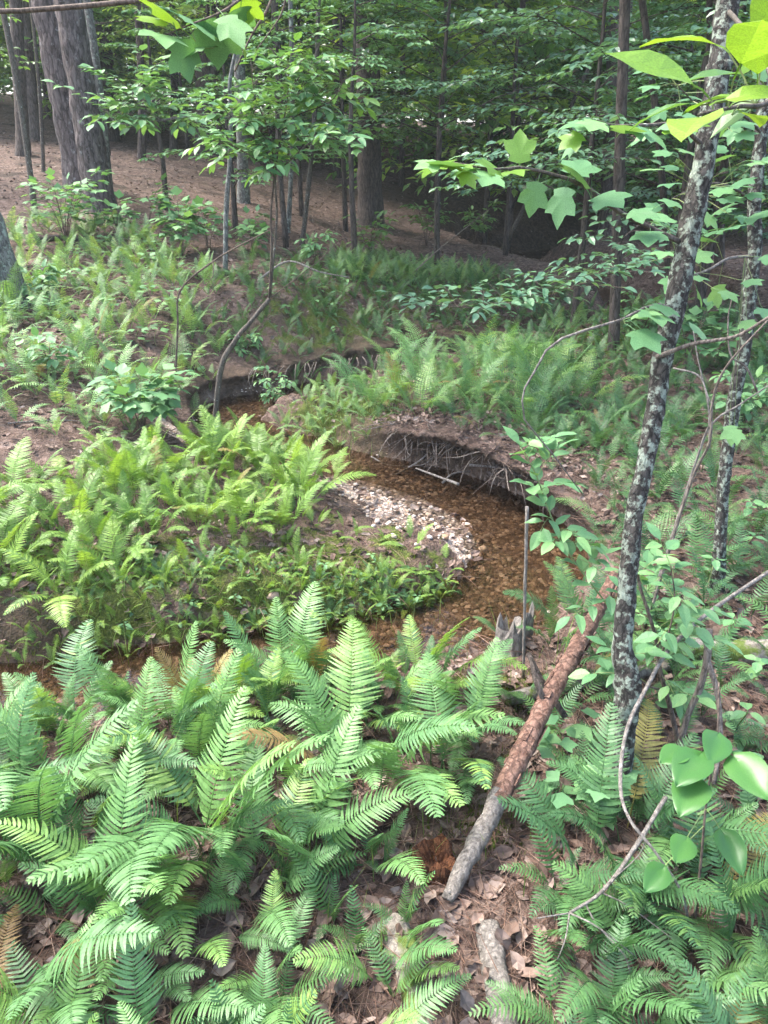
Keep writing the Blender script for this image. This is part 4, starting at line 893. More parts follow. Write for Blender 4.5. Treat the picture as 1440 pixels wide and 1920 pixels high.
# ------------------------------------------------------------------ shrubs of the slope
def shrub(label, x, y, h, n, ls, leaf, seed, mat='leaf_seed', group=None, parts=True):
    r = random.Random(seed); b = on(x, y, -.02); t = thing('shrub', label, 'shrub', tuple(b), 0, group); L = []; G = Geo()
    for i in range(n):
        az = r.random() * TAU; l = h * r.uniform(.6, 1.1); sp = r.uniform(.15, .6)
        P = smooth_path([b, b + np.array([math.cos(az) * sp * l * .35, math.sin(az) * sp * l * .35, l * .55]), b + np.array([math.cos(az) * sp * l, math.sin(az) * sp * l, l])], 8)
        V, F = tube(P, np.linspace(.004, .0015, 8) * (1 + h), 4); G.add(V, F); L += along(P, 4, ls, .4, 1, True, .2, .9, r)
        for j in range(4):
            p = P[r.randint(3, 7)]; a = az + r.uniform(-1.6, 1.6); e = p + np.array([math.cos(a), math.sin(a), .15]) * l * r.uniform(.2, .42); T = smooth_path([p, (p + e) / 2 + [0, 0, .02], e], 4)
            V, F = tube(T, .0016, 3, cap=False); G.add(V, F); L += along(T, 4, ls, .2, 1, True, .2, .9, r)
    part('stem', G, 'bark_twig', t)
    if parts: leaf_parts(t, L, leaf)
    else:
        o = link('foliage', None, t) if False else bpy.data.objects.new('foliage', crown_from([(l[0] - b, l[1], l[2]) for l in L], LEAF4, mat, 'foliage', seed)); col.objects.link(o); o.parent = t
    return t
SH = [('broad pale green shrub in front of the two pines', (110, 372), 9.2, .75, 9, .10, 'maple'), ('small maple shrub at the foot of the plated pine', (215, 395), 9.6, .4, 4, .11, 'maple'), ('upright maple shrub on open leaf litter right of the pines', (335, 415), 9.0, .6, 6, .11, 'maple'),
      ('second maple shrub close to the upright one', (385, 400), 9.4, .5, 4, .11, 'star'), ('thin yellowish maple seedling beyond the upright shrub', (272, 372), 10.2, .5, 2, .11, 'star'), ('low round leaved shrub next to the left edge stump', (60, 470), 7.4, .35, 4, .10, 'ovate'),
      ('leafy shrub at the base of the smooth grey tree', (470, 425), 9.6, .4, 4, .10, 'maple'), ('bright leafy shrub on the litter left of the big dark trunk', (590, 470), 9.4, .35, 5, .09, 'ovate'), ('yellow green bush below the big dark trunk', (690, 425), 10.5, .55, 7, .09, 'ovate_green'),
      ('soft green shrub on the slope beneath the round leaved shrub', (95, 690), 5.4, .3, 3, .08, 'round'), ('maple shrub with broad flat leaves at the left creek bend', (260, 770), 4.75, .42, 6, .10, 'maple'), ('shrub with tiny pale leaves hanging over the dark pool', (510, 700), 6.55, .32, 6, .055, 'ovate'),
      ('leafy bush on the steep far bank', (455, 610), 7.2, .25, 5, .07, 'ovate'), ('dark bush at the foot of the leaning pole', (890, 430), 13, .6, 6, .11, 'ovate_green'), ('tangled green bush under the layered branches', (800, 440), 12.4, .6, 7, .10, 'ovate_green'),
      ('leafy shrub beside the dark slim trunk', (1200, 640), 7.0, .5, 5, .09, 'round'), ('green shrub in the shade behind the crooked lichened tree', (1400, 760), 4.6, .5, 5, .08, 'round'), ('low shrub on the flat beyond the lichened trunk', (1290, 680), 6.0, .5, 6, .09, 'maple')]
for i, (lab, (px, py), Y, h, n, ls, lf) in enumerate(SH):
    a = at(px, py, Y); shrub(lab, a[0], a[1], h, n, ls, LM[lf], 100 + i)
# seedlings scattered over the slope and the flat
def seedling_mesh(seed, ls, shape, mat):
    r = random.Random(seed); G = Geo(); L = []; h = 1.0
    P = smooth_path([(0, 0, 0), (r.uniform(-.1, .1), r.uniform(-.1, .1), .5), (r.uniform(-.2, .2), r.uniform(-.2, .2), 1)], 6)
    for f, n in ((.55, 2), (.8, 2), (1, 3)):
        p = P[int(f * 5)]; a0 = r.random() * TAU
        for i in range(n): a = a0 + TAU / n * i; L.append((p, (math.cos(a), math.sin(a), -.05), ls * r.uniform(.8, 1.1)))
    return P, L
def seedlings(zone, n, hgt, ls, leaf, label, group, seed):
    r = random.Random(seed)
    for (x, y) in spots(zone, n, .18, rnd=r):
        h = hgt * r.uniform(.6, 1.2); b = on(x, y, -.01); P, L = seedling_mesh(r.random(), 1, None, None); t = thing('seedling', label, 'seedling', tuple(b), 0, group)
        V, F = tube(b + P * [h, h, h], .0025, 3, cap=False); part('stem', (V, F), 'stem_green', t); leaf_parts(t, [(b + l[0] * h, l[1], ls * l[2]) for l in L], leaf)
seedlings([(-5, 9), (-3, 5), (-2.2, 3.9), (-1.5, 4.6), (-1.6, 6.4), (-2, 9), (-3, 10.5)], 34, .2, .085, LM['maple'], 'small maple seedling among the pale ferns of the left slope', 'maple seedlings of the left slope', 1)
seedlings([(.95, 1.4), (1.5, 1.5), (2.6, 3.6), (1.3, 3.2), (1.0, 2.6)], 30, .16, .06, LM['round'], 'small round leaved seedling on the litter behind the forked dead branch', 'round leaved seedlings of the right bank', 2)
seedlings([(.45, 1.5), (.62, 1.45), (.68, 1.75), (.48, 1.8)], 6, .16, .06, LM['maple'], 'maple seedling at the foot of the leaning lichened tree', 'maple seedlings at the lichened tree', 3)
seedlings([(-1.2, 7.3), (1.6, 9.0), (1.2, 9.8), (-1.2, 8.2)], 22, .15, .07, LM['ovate'], 'small leafy seedling on the steep far bank', 'seedlings of the far bank', 4)
seedlings([(-1.2, 2.8), (.25, 3.05), (.2, 3.4), (-1.2, 3.3)], 12, .08, .035, LM['ovate'], 'tiny seedling on the mossy soil inside the creek bend', 'tiny seedlings of the mossy soil', 5)
seedlings([(1.4, 5.4), (3.6, 6), (3.4, 8), (1.6, 7.2)], 12, .2, .09, LM['ovate_green'], 'leafy seedling on the fern flat near the dark slim trunk', 'seedlings of the fern flat', 6)

# ---- upright shrub with long pale shoot on the right
b0 = at(1284, 1400, 1.78); b0[2] = H1(b0[0], b0[1]) - .03
sh = thing('berry_shrub', 'berry shrub with a long pale leafy shoot reaching over the creek', 'shrub', tuple(b0))
Qm = branch(sh, [b0, at(1260, 1340, 1.79), at(1238, 1260, 1.8), at(1228, 1190, 1.82), at(1200, 1100, 1.85), at(1196, 1070, 1.86)], .009, .003, 'bark_twig', 14, 6, 'stem')
Qs = branch(sh, [Qm[7], at(1180, 1180, 1.85), at(1120, 1110, 1.9), at(1062, 1030, 1.95), at(1030, 960, 2.0), at(1005, 890, 2.02), at(975, 838, 2.05)], .0035, .0018, 'stem_green', 18, 5, 'shoot')
Qr = branch(sh, [Qm[6], at(1250, 1200, 1.78), at(1265, 1130, 1.78), at(1258, 1060, 1.78)], .004, .0015, 'bark_twig')
Qq = branch(sh, [Qm[4], at(1205, 1280, 1.72), at(1165, 1230, 1.7)], .004, .0015, 'bark_twig')
leaf_parts(sh, along(Qs, 24, .074, .22, 1), LM['ovate'], under=BR[id(Qs)])
for QQ, n in ((Qm, 9), (Qr, 9), (Qs, 14), (Qq, 5)):
    for j in range(n):
        p = QQ[min(len(QQ) - 1, int((.3 + .7 * j / n) * len(QQ)))]; a = R.random() * TAU; l = R.uniform(.05, .13) * (.6 if j > n * .7 else 1); e = p + np.array([math.cos(a) * l, math.sin(a) * l, R.uniform(-.02, .08)])
        T = smooth_path([p, (p + e) / 2 + [0, 0, .01], e], 4); V, F = tube(T, .0012, 3, cap=False); tw = part('twig', (V, F), 'stem_green', sh); leaf_parts(sh, along(T, 3, .066, .3), LM['ovate'], under=tw)
# ---- greenbrier with glossy leaves
b0 = on(.72, 1.12, -.02); gb = thing('greenbrier_vine', 'greenbrier vine with big glossy heart shaped leaves beside the dead twigs', 'vine', tuple(b0))
Qv = branch(gb, [b0, at(1312, 1640, 1.15), at(1325, 1500, 1.17), at(1345, 1380, 1.2), at(1348, 1280, 1.24)], .0035, .0018, 'bark_twig', 18, 5, 'stem')
at_leaves([(1292, 1425, 1.12, 1.1), (1290, 1482, 1.08, 1.05), (1412, 1440, 1.1, 1.15), (1275, 1590, 1.06, .7), (1225, 1645, 1.05, .75), (1375, 1590, 1.06, .95), (1340, 1390, 1.16, .9), (1260, 1410, 1.15, .7)], .088, LM['heart'], gb, Qv)

# ------------------------------------------------------------------ dead wood
def stick(name, label, cat, pts, r0, r1, mat, k=7, n=24, rough=.15, subs=(), group=None, fr=20, snap=True, smooth=True):
    P = px_path(pts) if np.isscalar(pts[0][0]) and abs(pts[0][0]) > 20 else np.array(pts, float)
    if snap: P[0, 2] = H1(P[0, 0], P[0, 1]) + r0 * .5
    t = thing(name, label, cat, tuple(P[0]), 0, group)
    (V, F), Q = wood(P, r0, r1, n, k, rough, int(abs(P[0, 0]) * 99) % 50, fr); part('stem', (V, F), mat, t, smooth)
    for sp, a, b in subs:
        S = px_path(sp); j = np.linalg.norm(Q - S[0], axis=1).argmin(); S[0] = Q[j]; (V, F), _ = wood(S, a, b, 10, 5, rough, 4, fr); part('twig', (V, F), mat, t, smooth)
    return t, Q
# leaning peeling log: broken upper end in the air, weathered foot in the ferns
a = at(838, 1690, 1.22); a[2] = H1(a[0], a[1]) + .02; c = at(1158, 1066, 2.2); md = a + (c - a) * np.array([.55]) + np.array([.0, 0, .015])
lg = thing('leaning_log', 'reddish brown peeling log leaning up out of the ferns toward the lichened tree', 'log', tuple(a))
Q = smooth_path([a, a + (c - a) * .3 + [0, 0, .01], md, a + (c - a) * .8 + [.004, 0, 0], c], 60)
V, F = tube(Q[:13], np.interp(np.arange(13), [0, 3, 12], [.015, .022, .0255]), 14, .22, 3, True, 40); part('weathered_foot', (V, F), 'wood_grey', lg)
V, F = tube(Q[11:], np.interp(np.arange(49), [0, 30, 44, 48], [.028, .025, .020, .012]), 16, .17, 6, True, 34); lb = part('bark', (V, F), 'wood_red', lg)
for i in range(26):
    j = R.randint(12, 52); ang = R.random() * TAU; T = Q[j + 1] - Q[j]; T /= np.linalg.norm(T); u = np.cross(T, [0, 0, 1]); u /= np.linalg.norm(u); w = np.cross(u, T); nrm = u * math.cos(ang) + w * math.sin(ang)
    cc = Q[j] + nrm * .0265; sd_ = np.cross(T, nrm); l = R.uniform(.012, .03); wd = R.uniform(.006, .012)
    V = [cc - T * l - sd_ * wd, cc + T * l - sd_ * wd, cc + T * l * .8 + sd_ * wd, cc - T * l * .9 + sd_ * wd]; V = V + [v + nrm * .004 for v in V]
    F = [(4, 5, 6), (4, 6, 7), (0, 1, 5), (0, 5, 4), (1, 2, 6), (1, 6, 5), (2, 3, 7), (2, 7, 6), (3, 0, 4), (3, 4, 7)]; link('bark_flake', mesh_data('bark_flake', np.array(V) - np.array(lg.location), np.array(F), MAT['wood_red']), lb)
(V, F), _ = wood([Q[26], Q[26] + [-.03, .03, .07], at(995, 1235, 1.86)], .010, .006, 8, 6, .1); part('branch_stub', (V, F), 'bark_dark', lg)
stick('weathered_log', 'split weathered log end in the ferns at the bottom of the near bank', 'log', [on(.245, 1.16, .0), on(.25, 1.0, .02), on(.262, .8, .03)], .028, .03, 'wood_grey', 12, 20, .2, snap=False)
stick('rotten_log', 'flat rotten mossy log beside the split weathered log', 'log', [on(.03, 1.18, .0), on(.07, 1.0, .0), on(.12, .78, .0)], .035, .04, 'wood_moss', 10, 18, .3, snap=False)
stick('fallen_log', 'mossy fallen pole lying across behind the leaning lichened tree', 'log', [on(.42, 2.05, .03), on(.62, 2.1, .035), on(.85, 2.14, .03), on(1.05, 2.2, .02)], .024, .02, 'wood_moss', 10, 22, .18, snap=False)
stick('fallen_log', 'short dark log on open litter below the plated pine', 'log', [on(-4.05, 9.1, .05), on(-3.8, 9.2, .06), on(-3.5, 9.3, .05)], .04, .032, 'bark_dark', 8, 10, .12, snap=False)
stick('rotten_log', 'crumbling dark log along the shaded right bank', 'log', [on(1.15, 2.3, .03), on(1.5, 2.25, .04), on(2.0, 2.3, .03)], .05, .045, 'wood_moss', 10, 18, .3, snap=False)
stick('dead_branch', 'forked brown dead branch propped upright behind the greenbrier', 'branch', [(1273, 1400, 1.7), (1290, 1340, 1.7), (1310, 1295, 1.7), (1325, 1240, 1.7), (1328, 1180, 1.72)], .009, .011, 'root', 8, 22, .15, [([(1326, 1235, 1.7), (1345, 1300, 1.66), (1350, 1390, 1.6), (1338, 1470, 1.52)], .009, .006)])
stick('dead_branch', 'long pale bare branch slanting across the lichened tree to the twigs', 'branch', [(1305, 1765, 1.1), (1280, 1680, 1.12), (1230, 1600, 1.15), (1180, 1535, 1.2), (1163, 1470, 1.28), (1175, 1370, 1.42), (1212, 1290, 1.56), (1258, 1213, 1.72), (1340, 1140, 1.95), (1445, 1070, 2.2)], .0025, .007, 'wood_grey', 6, 40, .15)
stick('dead_branch', 'grey twiggy branch with a spray of fine twigs over the dark ferns', 'branch', [(1248, 1495, 1.35), (1190, 1590, 1.22), (1130, 1670, 1.12), (1068, 1712, 1.06)], .006, .003, 'wood_grey', 6, 20, .15, [([(1068, 1712, 1.06), (1030, 1718, 1.05), (1005, 1722, 1.05)], .002, .001), ([(1068, 1712, 1.06), (1120, 1738, 1.02), (1190, 1792, 1.0)], .0022, .001), ([(1068, 1712, 1.06), (1060, 1760, 1.0), (1045, 1800, .98)], .002, .001), ([(1100, 1690, 1.09), (1120, 1735, 1.05), (1170, 1790, 1.0), (1182, 1830, .98)], .002, .001), ([(1130, 1670, 1.12), (1180, 1700, 1.1), (1260, 1760, 1.05)], .002, .001), ([(1150, 1640, 1.15), (1200, 1600, 1.18), (1210, 1560, 1.2)], .0015, .001)], snap=False)
stick('dead_stick', 'thin upright grey stick in front of the creek bend', 'stick', [(985, 1235, 2.22), (984, 1120, 2.24), (986, 1040, 2.26), (988, 950, 2.28)], .005, .0065, 'wood_grey', 6, 16, .15)
stick('dead_stick', 'dark broken stick leaning against the peeling log', 'stick', [(1060, 1345, 1.75), (1015, 1275, 1.82), (990, 1225, 1.88)], .010, .008, 'bark_dark', 7, 12, .1, snap=False)
stick('dead_stick', 'thin bare twig rising from the litter to the left creek bend', 'stick', [(312, 705, 5.4), (333, 620, 5.4), (338, 545, 5.4), (400, 490, 5.35), (460, 455, 5.3), (520, 425, 5.25)], .009, .004, 'bark_twig', 6, 26, .12, [([(400, 490, 5.35), (398, 520, 5.3), (375, 545, 5.3)], .004, .002)])
stick('dead_branch', 'bare arching branch by the dark leafy bank', 'branch', [(760, 500, 9.6), (820, 470, 9.6), (870, 430, 9.8), (920, 390, 10)], .010, .004, 'root', 5, 20, .12)
for i, (lab, pts, r0) in enumerate([('pair of vines twisting up in front of the crooked lichened tree', [(1240, 1010, 2.5), (1290, 920, 2.45), (1330, 830, 2.4), (1335, 760, 2.4), (1360, 690, 2.35), (1440, 600, 2.3)], .006),
        ('grey arched vine crossing between the two lichened trees', [(1250, 950, 2.6), (1310, 850, 2.55), (1340, 790, 2.5), (1385, 760, 2.5), (1445, 720, 2.45)], .005),
        ('dark horizontal branch crossing in front of both lichened trunks', [(1230, 670, 1.84), (1300, 645, 1.8), (1380, 630, 1.75), (1450, 590, 1.7)], .006),
        ('thin bent twig hanging by the crooked lichened tree', [(1262, 690, 2.7), (1310, 705, 2.65), (1330, 750, 2.6), (1338, 760, 2.6)], .004),
        ('pale zigzag twig beside the crooked lichened tree', [(1420, 735, 2.6), (1400, 690, 2.6), (1370, 665, 2.6), (1365, 600, 2.65), (1372, 560, 2.7)], .004),
        ('dark upright twig behind the leaning lichened tree', [(1330, 840, 2.7), (1328, 760, 2.7), (1310, 680, 2.75), (1300, 620, 2.8)], .004)]):
    stick('bare_vine', lab, 'vine', pts, r0, r0 * .55, 'root' if i % 2 == 0 else 'wood_grey', 6, 26, .15, snap=i < 2)
stick('fallen_branch', 'pale thin branch lying on the right bank behind the roots', 'branch', [(870, 600 + 195, 4.9), (940, 797, 4.9), (1030, 795, 4.9), (1130, 785, 4.95)], .008, .005, 'wood_grey', 6, 22, .15)
stick('fallen_branch', 'long bare twig lying on the far bank top', 'branch', [(480, 480, 8.3), (540, 490, 8.3), (600, 510, 8.2), (655, 520, 8.3)], .012, .006, 'wood_grey', 6, 18, .15)
for i, (x0, y0, x1, y1) in enumerate([(-2.4, 4.5, -2.0, 4.75), (-2.6, 5.2, -2.1, 5.15), (1.5, 4.2, 1.9, 4.6), (2.0, 5.0, 2.5, 4.8), (1.2, 1.9, 1.5, 1.7), (.95, 1.2, 1.2, 1.35), (-3.2, 9.5, -2.4, 9.7), (-1.8, 10.2, -1.2, 9.8), (-4.6, 10, -4.0, 9.6), (1.4, 3.2, 1.8, 3.4)]):
    stick('fallen_twig', 'thin fallen twig lying on the leaf litter', 'twig', [on(x0, y0, .012), on((x0 + x1) / 2 + .02, (y0 + y1) / 2 + .03, .015), on(x1, y1, .012)], .006, .003, 'wood_grey', 5, 10, .15, group='twigs on the litter', snap=False)
# stumps
def stump(label, x, y, h, r, mat, seed, jag=.5, name='stump', k=16, tilt=(0, 0)):
    rr = random.Random(seed); b = on(x, y, -.03); G = Geo(); V = []; F = []; rows = 7
    for i in range(rows):
        f = i / (rows - 1)
        for j in range(k):
            a_ = j / k * TAU; q = r * (1.25 - .35 * f + .18 * math.sin(a_ * 3 + seed) + .08 * rr.uniform(-1, 1)); top = h * (1 - jag * (0.5 + .5 * math.sin(a_ * 2 + seed) * math.cos(a_ * 5 + seed)) * 1.0 * rr.uniform(.8, 1))
            V.append((math.cos(a_) * q + tilt[0] * f, math.sin(a_) * q + tilt[1] * f, top * f))
    for i in range(rows - 1):
        for j in range(k): p = i * k + j; q_ = i * k + (j + 1) % k; F += [(p, q_, q_ + k), (p, q_ + k, p + k)]
    V.append((tilt[0] * .5, tilt[1] * .5, h * .35)); c_ = len(V) - 1
    for j in range(k): F.append(((rows - 1) * k + j, (rows - 1) * k + (j + 1) % k, c_))
    t = thing(name, label, 'stump', tuple(b)); link('wood', mesh_data('wood', np.array(V), np.array(F), MAT[mat]), t); return t
q = at(768, 1215, 2.35); stump('small splintered grey stub at the lip of the near creek bank', q[0], q[1], .17, .016, 'wood_grey', 2, .5, k=9)
q = at(955, 1215, 2.42); st = stump('broken grey stump beside the creek bend with a split face', q[0], q[1], .20, .05, 'wood_grey', 5, .6)
q = at(985, 1210, 2.5); stump('pale splinter standing behind the broken grey stump', q[0], q[1], .22, .022, 'wood_grey', 9, .5, k=9)
q = at(815, 1600, 1.33); stump('crumbling red brown rotten stump among the near ferns', q[0], q[1], .13, .055, 'wood_rot', 4, .5)
q = at(8, 560, 7.2); stump('big gnarled lichened stump on the left slope', q[0], q[1], 1.25, .17, 'bark_grey', 6, .35, k=22, tilt=(-.12, 0))

# ---- roots hanging from the undercut bank
rb0 = on(.75, 4.75, -.05); rtg = thing('root_tangle', 'tangle of pale roots and dead stems hanging out of the undercut bank over the water', 'roots', tuple(rb0)); r = random.Random(3)
for i in range(64):
    f = r.random(); base = np.array([.10 + .98 * f, 5.22 - 1.0 * f ** 1.3 + .0, 0]); base[2] = -.13 + r.uniform(-.06, .04)
    dr_ = np.array([-.62, -.72, 0]) * r.uniform(.10, .34) + np.array([.7, -.7, 0]) * r.uniform(-.38, .38) + np.array([r.uniform(-.08, .08), r.uniform(-.08, .08), 0])
    P = [base + [.05, .06, 0], base + dr_ * .5 + [0, 0, r.uniform(-.03, .05)], base + dr_ * .8 + [0, 0, -r.uniform(-.02, .17)], base + dr_ + [r.uniform(-.06, .06), r.uniform(-.06, .06), -r.uniform(.0, .2)]]
    (V, F), _ = wood(P, r.uniform(.003, .010), .0015, 9, 5, .15, i); part('root', (V, F), 'root' if r.random() < .6 else 'bark_dark', rtg)
for pts, r0 in (([(860, 908, 4.45), (820, 893, 4.62), (780, 878, 4.8)], .011), ([(830, 905, 4.6), (850, 888, 4.72), (890, 882, 4.85)], .009), ([(742, 890, 4.95), (785, 865, 5.0), (812, 840, 5.05)], .009), ([(696, 856, 5.15), (730, 872, 5.05), (790, 872, 5.0), (810, 858, 5.0)], .006), ([(880, 872, 4.7), (920, 875, 4.65), (985, 885, 4.55)], .010)):
    (V, F), _ = wood(px_path(pts), r0, r0 * .5, 14, 6, .15, 4); part('root', (V, F), 'wood_grey', rtg)
r2 = on(-.3, 7.5, -.05); rt2 = thing('root_fringe', 'fringe of thin dark roots under the overhang of the dark pool', 'roots', tuple(r2))
for i in range(30):
    f = r.random(); p = np.array([-1.35 + 1.6 * f, 6.78 + .75 * f ** 1.2, -.16]); P = [p + [0, .06, .03], p + [r.uniform(-.05, .05), -.06, -.02], p + [r.uniform(-.1, .1), -.1, -r.uniform(.08, .2)]]
    (V, F), _ = wood(P, .006, .0015, 7, 4, .1, i); part('root', (V, F), 'root', rt2)

G = Geo(); rh = random.Random(9)
for i in range(50):
    f = rh.random(); p = np.array([.06 + 1.0 * f, 5.16 - 1.12 * f ** 1.25, 0]) + np.array([rh.uniform(-.1, .04), rh.uniform(-.1, .04), -.10 + rh.uniform(-.05, .04)])
    V, F = tube(np.array([p + [.06, .07, .02], p, p + [rh.uniform(-.14, .12), rh.uniform(-.14, .10), -rh.uniform(.0, .12)]]), [.0022, .0018, .0008], 3, cap=False); G.add(V, F, rh.random())
tag(link('root_hairs', G.mesh('root_hairs', MAT['root'])), 'matted fine roots and needles trailing from the undercut bank', 'roots', kind='stuff')
# ------------------------------------------------------------------ stones and litter
def stone_mesh(seed):
    r = np.random.default_rng(seed); V = []; F = []
    n, k = 4, 7
    V = [(0, 0, .5)] + [(math.sin(math.pi * (i + 1) / n) * math.cos(j / k * TAU) * .5, math.sin(math.pi * (i + 1) / n) * math.sin(j / k * TAU) * .5, math.cos(math.pi * (i + 1) / n) * .5) for i in range(n - 1) for j in range(k)] + [(0, 0, -.5)]
    V = np.array(V) * (1 + r.uniform(-.16, .16, (len(V), 1))) * np.array([1, r.uniform(.65, .95), r.uniform(.4, .65)])
    for j in range(k): F.append((0, 1 + j, 1 + (j + 1) % k)); F.append((len(V) - 1, 1 + (n - 2) * k + (j + 1) % k, 1 + (n - 2) * k + j))
    for i in range(n - 2):
        for j in range(k): a = 1 + i * k + j; b = 1 + i * k + (j + 1) % k; F += [(a, a + k, b + k), (a, b + k, b)]
    return V, np.array(F)
ST = [stone_mesh(s) for s in range(5)]; STM = [mesh_data('stone', *s, MAT['stone'], smooth=True) for s in ST]
BAR = [(-.45, 4.95), (-.1, 4.75), (.25, 4.5), (.52, 4.1), (.55, 3.6), (.42, 3.3), (.1, 3.55), (-.2, 4.0), (-.42, 4.5)]
rs = random.Random(21)
for i, (x, y) in enumerate(spots(BAR, 60, .07, True, rs)):
    o = link('stone', STM[i % 5], None, tuple(on(x, y, .006))); s = rs.uniform(.02, .05) * (1.5 if i < 6 else 1); o.scale = (s, s, s); o.rotation_euler = (rs.uniform(-.3, .3), rs.uniform(-.3, .3), rs.random() * TAU)
    tag(o, 'rounded pale tan stone on the gravel bar at the bend', 'stone', 'stones of the gravel bar')
for i, (px, py, s, lab) in enumerate([(875, 988, .075, 'largest grey stone at the edge of the gravel bar'), (905, 1032, .06, 'dark wet stone where the gravel meets the water'), (425, 1103, .07, 'flat pale stone on the mossy tongue of land'), (515, 1125, .08, 'broad pinkish stone on the mossy tongue of land'), (665, 985, .06, 'tan stone at the foot of the lime ferns')]):
    d_ = at(px, py, 1.0) - [0, 0, CAMH]; tt_ = 1.0
    for _ in range(400):
        pos = np.array([0, 0, CAMH]) + d_ * tt_
        if pos[2] < H1(pos[0], pos[1]): break
        tt_ += .02
    o = link('stone', STM[i % 5], None, (pos[0], pos[1], H1(pos[0], pos[1]) + s * .1)); o.scale = (s, s, s); o.rotation_euler = (0, 0, i * 1.3); tag(o, lab, 'stone')
def scatter(name, label, cat, shape, mat, pts, sizes, seed, flat=.35, dz=.008, zz=None):
    r = np.random.default_rng(seed); n = len(pts); x, y = pts[:, 0], pts[:, 1]; zz = (height(x, y) if pts.shape[1] == 2 else pts[:, 2]) + dz
    D = np.column_stack([r.normal(0, 1, n), r.normal(0, 1, n), r.normal(0, flat * .6, n)]); U = np.column_stack([r.normal(0, flat, n), r.normal(0, flat, n), np.ones(n)])
    M = frames(D, U, sizes, np.column_stack([x, y, zz])); V, F, A = place_many(*shape, M, r.random(n))
    o = link(name, mesh_data(name, V, F, MAT[mat], A)); tag(o, label, cat, kind='stuff'); return o
def wedge(n, seed, y0, y1, half=.62, power=1.0, dry=True):
    """points on the ground of the seen wedge, denser near"""
    r = np.random.default_rng(seed); y = np.exp(r.uniform(math.log(y0), math.log(y1), n) if power == 1 else np.log(y0) + (np.log(y1) - np.log(y0)) * r.random(n) ** power); x = r.uniform(-1, 1, n) * (half * y + .6)
    P = np.column_stack([x, y])
    if dry:
        d_, k_, l_, hw_, bw_, ov_, wz_ = creek_info(x, y); P = P[d_ > hw_ + .06]
    return P
DL = (np.array([(0, 0, 0), (.25, .2, .10), (.5, .30, .02), (.8, .14, .12), (1, 0, .02), (.75, -.2, .05), (.45, -.28, .12), (.2, -.16, .03), (.5, 0, -.03)]), np.array([(8, i, (i + 1) % 8) for i in range(8)]))
p = np.vstack([wedge(15000, 1, .6, 24, power=.75), wedge(9000, 31, 6, 26), np.column_stack([.27 + .98 * (ff := np.random.default_rng(77).random(900)) + np.random.default_rng(78).normal(0, .10, 900), 5.3 - 1.05 * ff ** 1.25 + np.random.default_rng(79).normal(0, .10, 900)])]); scatter('leaf_litter', 'brown dead leaves littering the forest floor', 'leaf litter', DL, 'dead_leaf', p, np.random.default_rng(4).uniform(.028, .068, len(p)), 2, .55, .010)
ND = (np.array([(0, -.006, 0), (0, .006, 0), (.5, .006, .03), (.5, -.006, .03), (1, .003, 0), (1, -.003, 0), (0, 0, .008), (.5, 0, .045), (1, 0, .006)]), np.array([(0, 3, 7), (0, 7, 6), (3, 5, 8), (3, 8, 7), (1, 6, 7), (1, 7, 2), (2, 7, 8), (2, 8, 4)]))
p = wedge(22000, 3, .6, 14, power=.8); scatter('pine_needles', 'reddish fallen pine needles and fine twigs on the ground', 'pine needles', ND, 'needle', p, np.random.default_rng(5).uniform(.07, .17, len(p)), 6, .2, .012)
p = lip_points(700, -.2, .25, 3); scatter('bank_litter', 'dead leaves and crumbs of soil strewn over the undercut lip', 'leaf litter', DL, 'dead_leaf', p, np.random.default_rng(4).uniform(.02, .06, len(p)), 2, .6, .010)
p = lip_points(700, -.24, .2, 4); scatter('bank_needles', 'pine needles and fine roots matted on the undercut lip', 'pine needles', ND, 'needle', p, np.random.default_rng(5).uniform(.06, .15, len(p)), 6, .45, .012)
# gravel of the bar and bed
g = []
rr_ = np.random.default_rng(8)
gp = np.column_stack([rr_.uniform(-1.6, 1.2, 26000), rr_.uniform(2.2, 7.2, 26000)]); d_, k_, l_, hw_, bw_, ov_, wz_ = creek_info(gp[:, 0], gp[:, 1])
tt_ = (d_ - hw_) / bw_; ok = (tt_ < .05) | ((~l_) & (bw_ > .45) & (tt_ < .75) & (gp[:, 1] < 5.2) & (gp[:, 1] > 3.05)); gp = gp[ok][:6500]
PB = (ST[0][0] * [1, 1, .8], ST[0][1]); wet_ = height(gp[:, 0], gp[:, 1]) < CK[creek_info(gp[:, 0], gp[:, 1])[1], 7] - .004
scatter('gravel', 'tan and pinkish gravel of the bar at the creek bend', 'gravel', PB, 'stone', gp[~wet_], np.random.default_rng(9).uniform(.008, .028, (~wet_).sum()), 10, .3, .002)
scatter('creek_pebbles', 'brown stained pebbles of the creek bed under water', 'pebbles', PB, 'bed_stone', gp[wet_], np.random.default_rng(9).uniform(.012, .045, wet_.sum()), 11, .3, .0)
# moss tufts, small leaves of ground cover, grass
TU = (np.array([(0, -.05, 0), (.1, .05, 0), (.25, 0, 1.0), (-.05, .04, 0), (-.1, -.05, 0), (-.4, .1, .85), (.02, .08, 0), (-.03, 0, 0), (.05, .45, .8)]), np.array([(0, 1, 2), (3, 4, 5), (6, 7, 8)]))
mp_ = []
rm_ = np.random.default_rng(14)
for mx, my, mr, n in ((-.3, 3.2, .45, 2600), (-1.2, 2.95, .4, 1500), (.2, 3.2, .25, 800), (-.5, 7.9, .7, 1500), (.7, 8.7, .8, 1500), (2.2, 7.2, .5, 1200), (-.3, 5.6, .25, 600), (.38, 2.1, .2, 900), (.28, 1.5, .12, 500), (-1.5, 2.8, .3, 600)):
    mp_.append(np.column_stack([rm_.normal(mx, mr * .7, n), rm_.normal(my, mr * .5, n)]))
mp_ = np.vstack(mp_); d_, k_, l_, hw_, bw_, ov_, wz_ = creek_info(mp_[:, 0], mp_[:, 1]); mp_ = mp_[d_ > hw_ + .05]
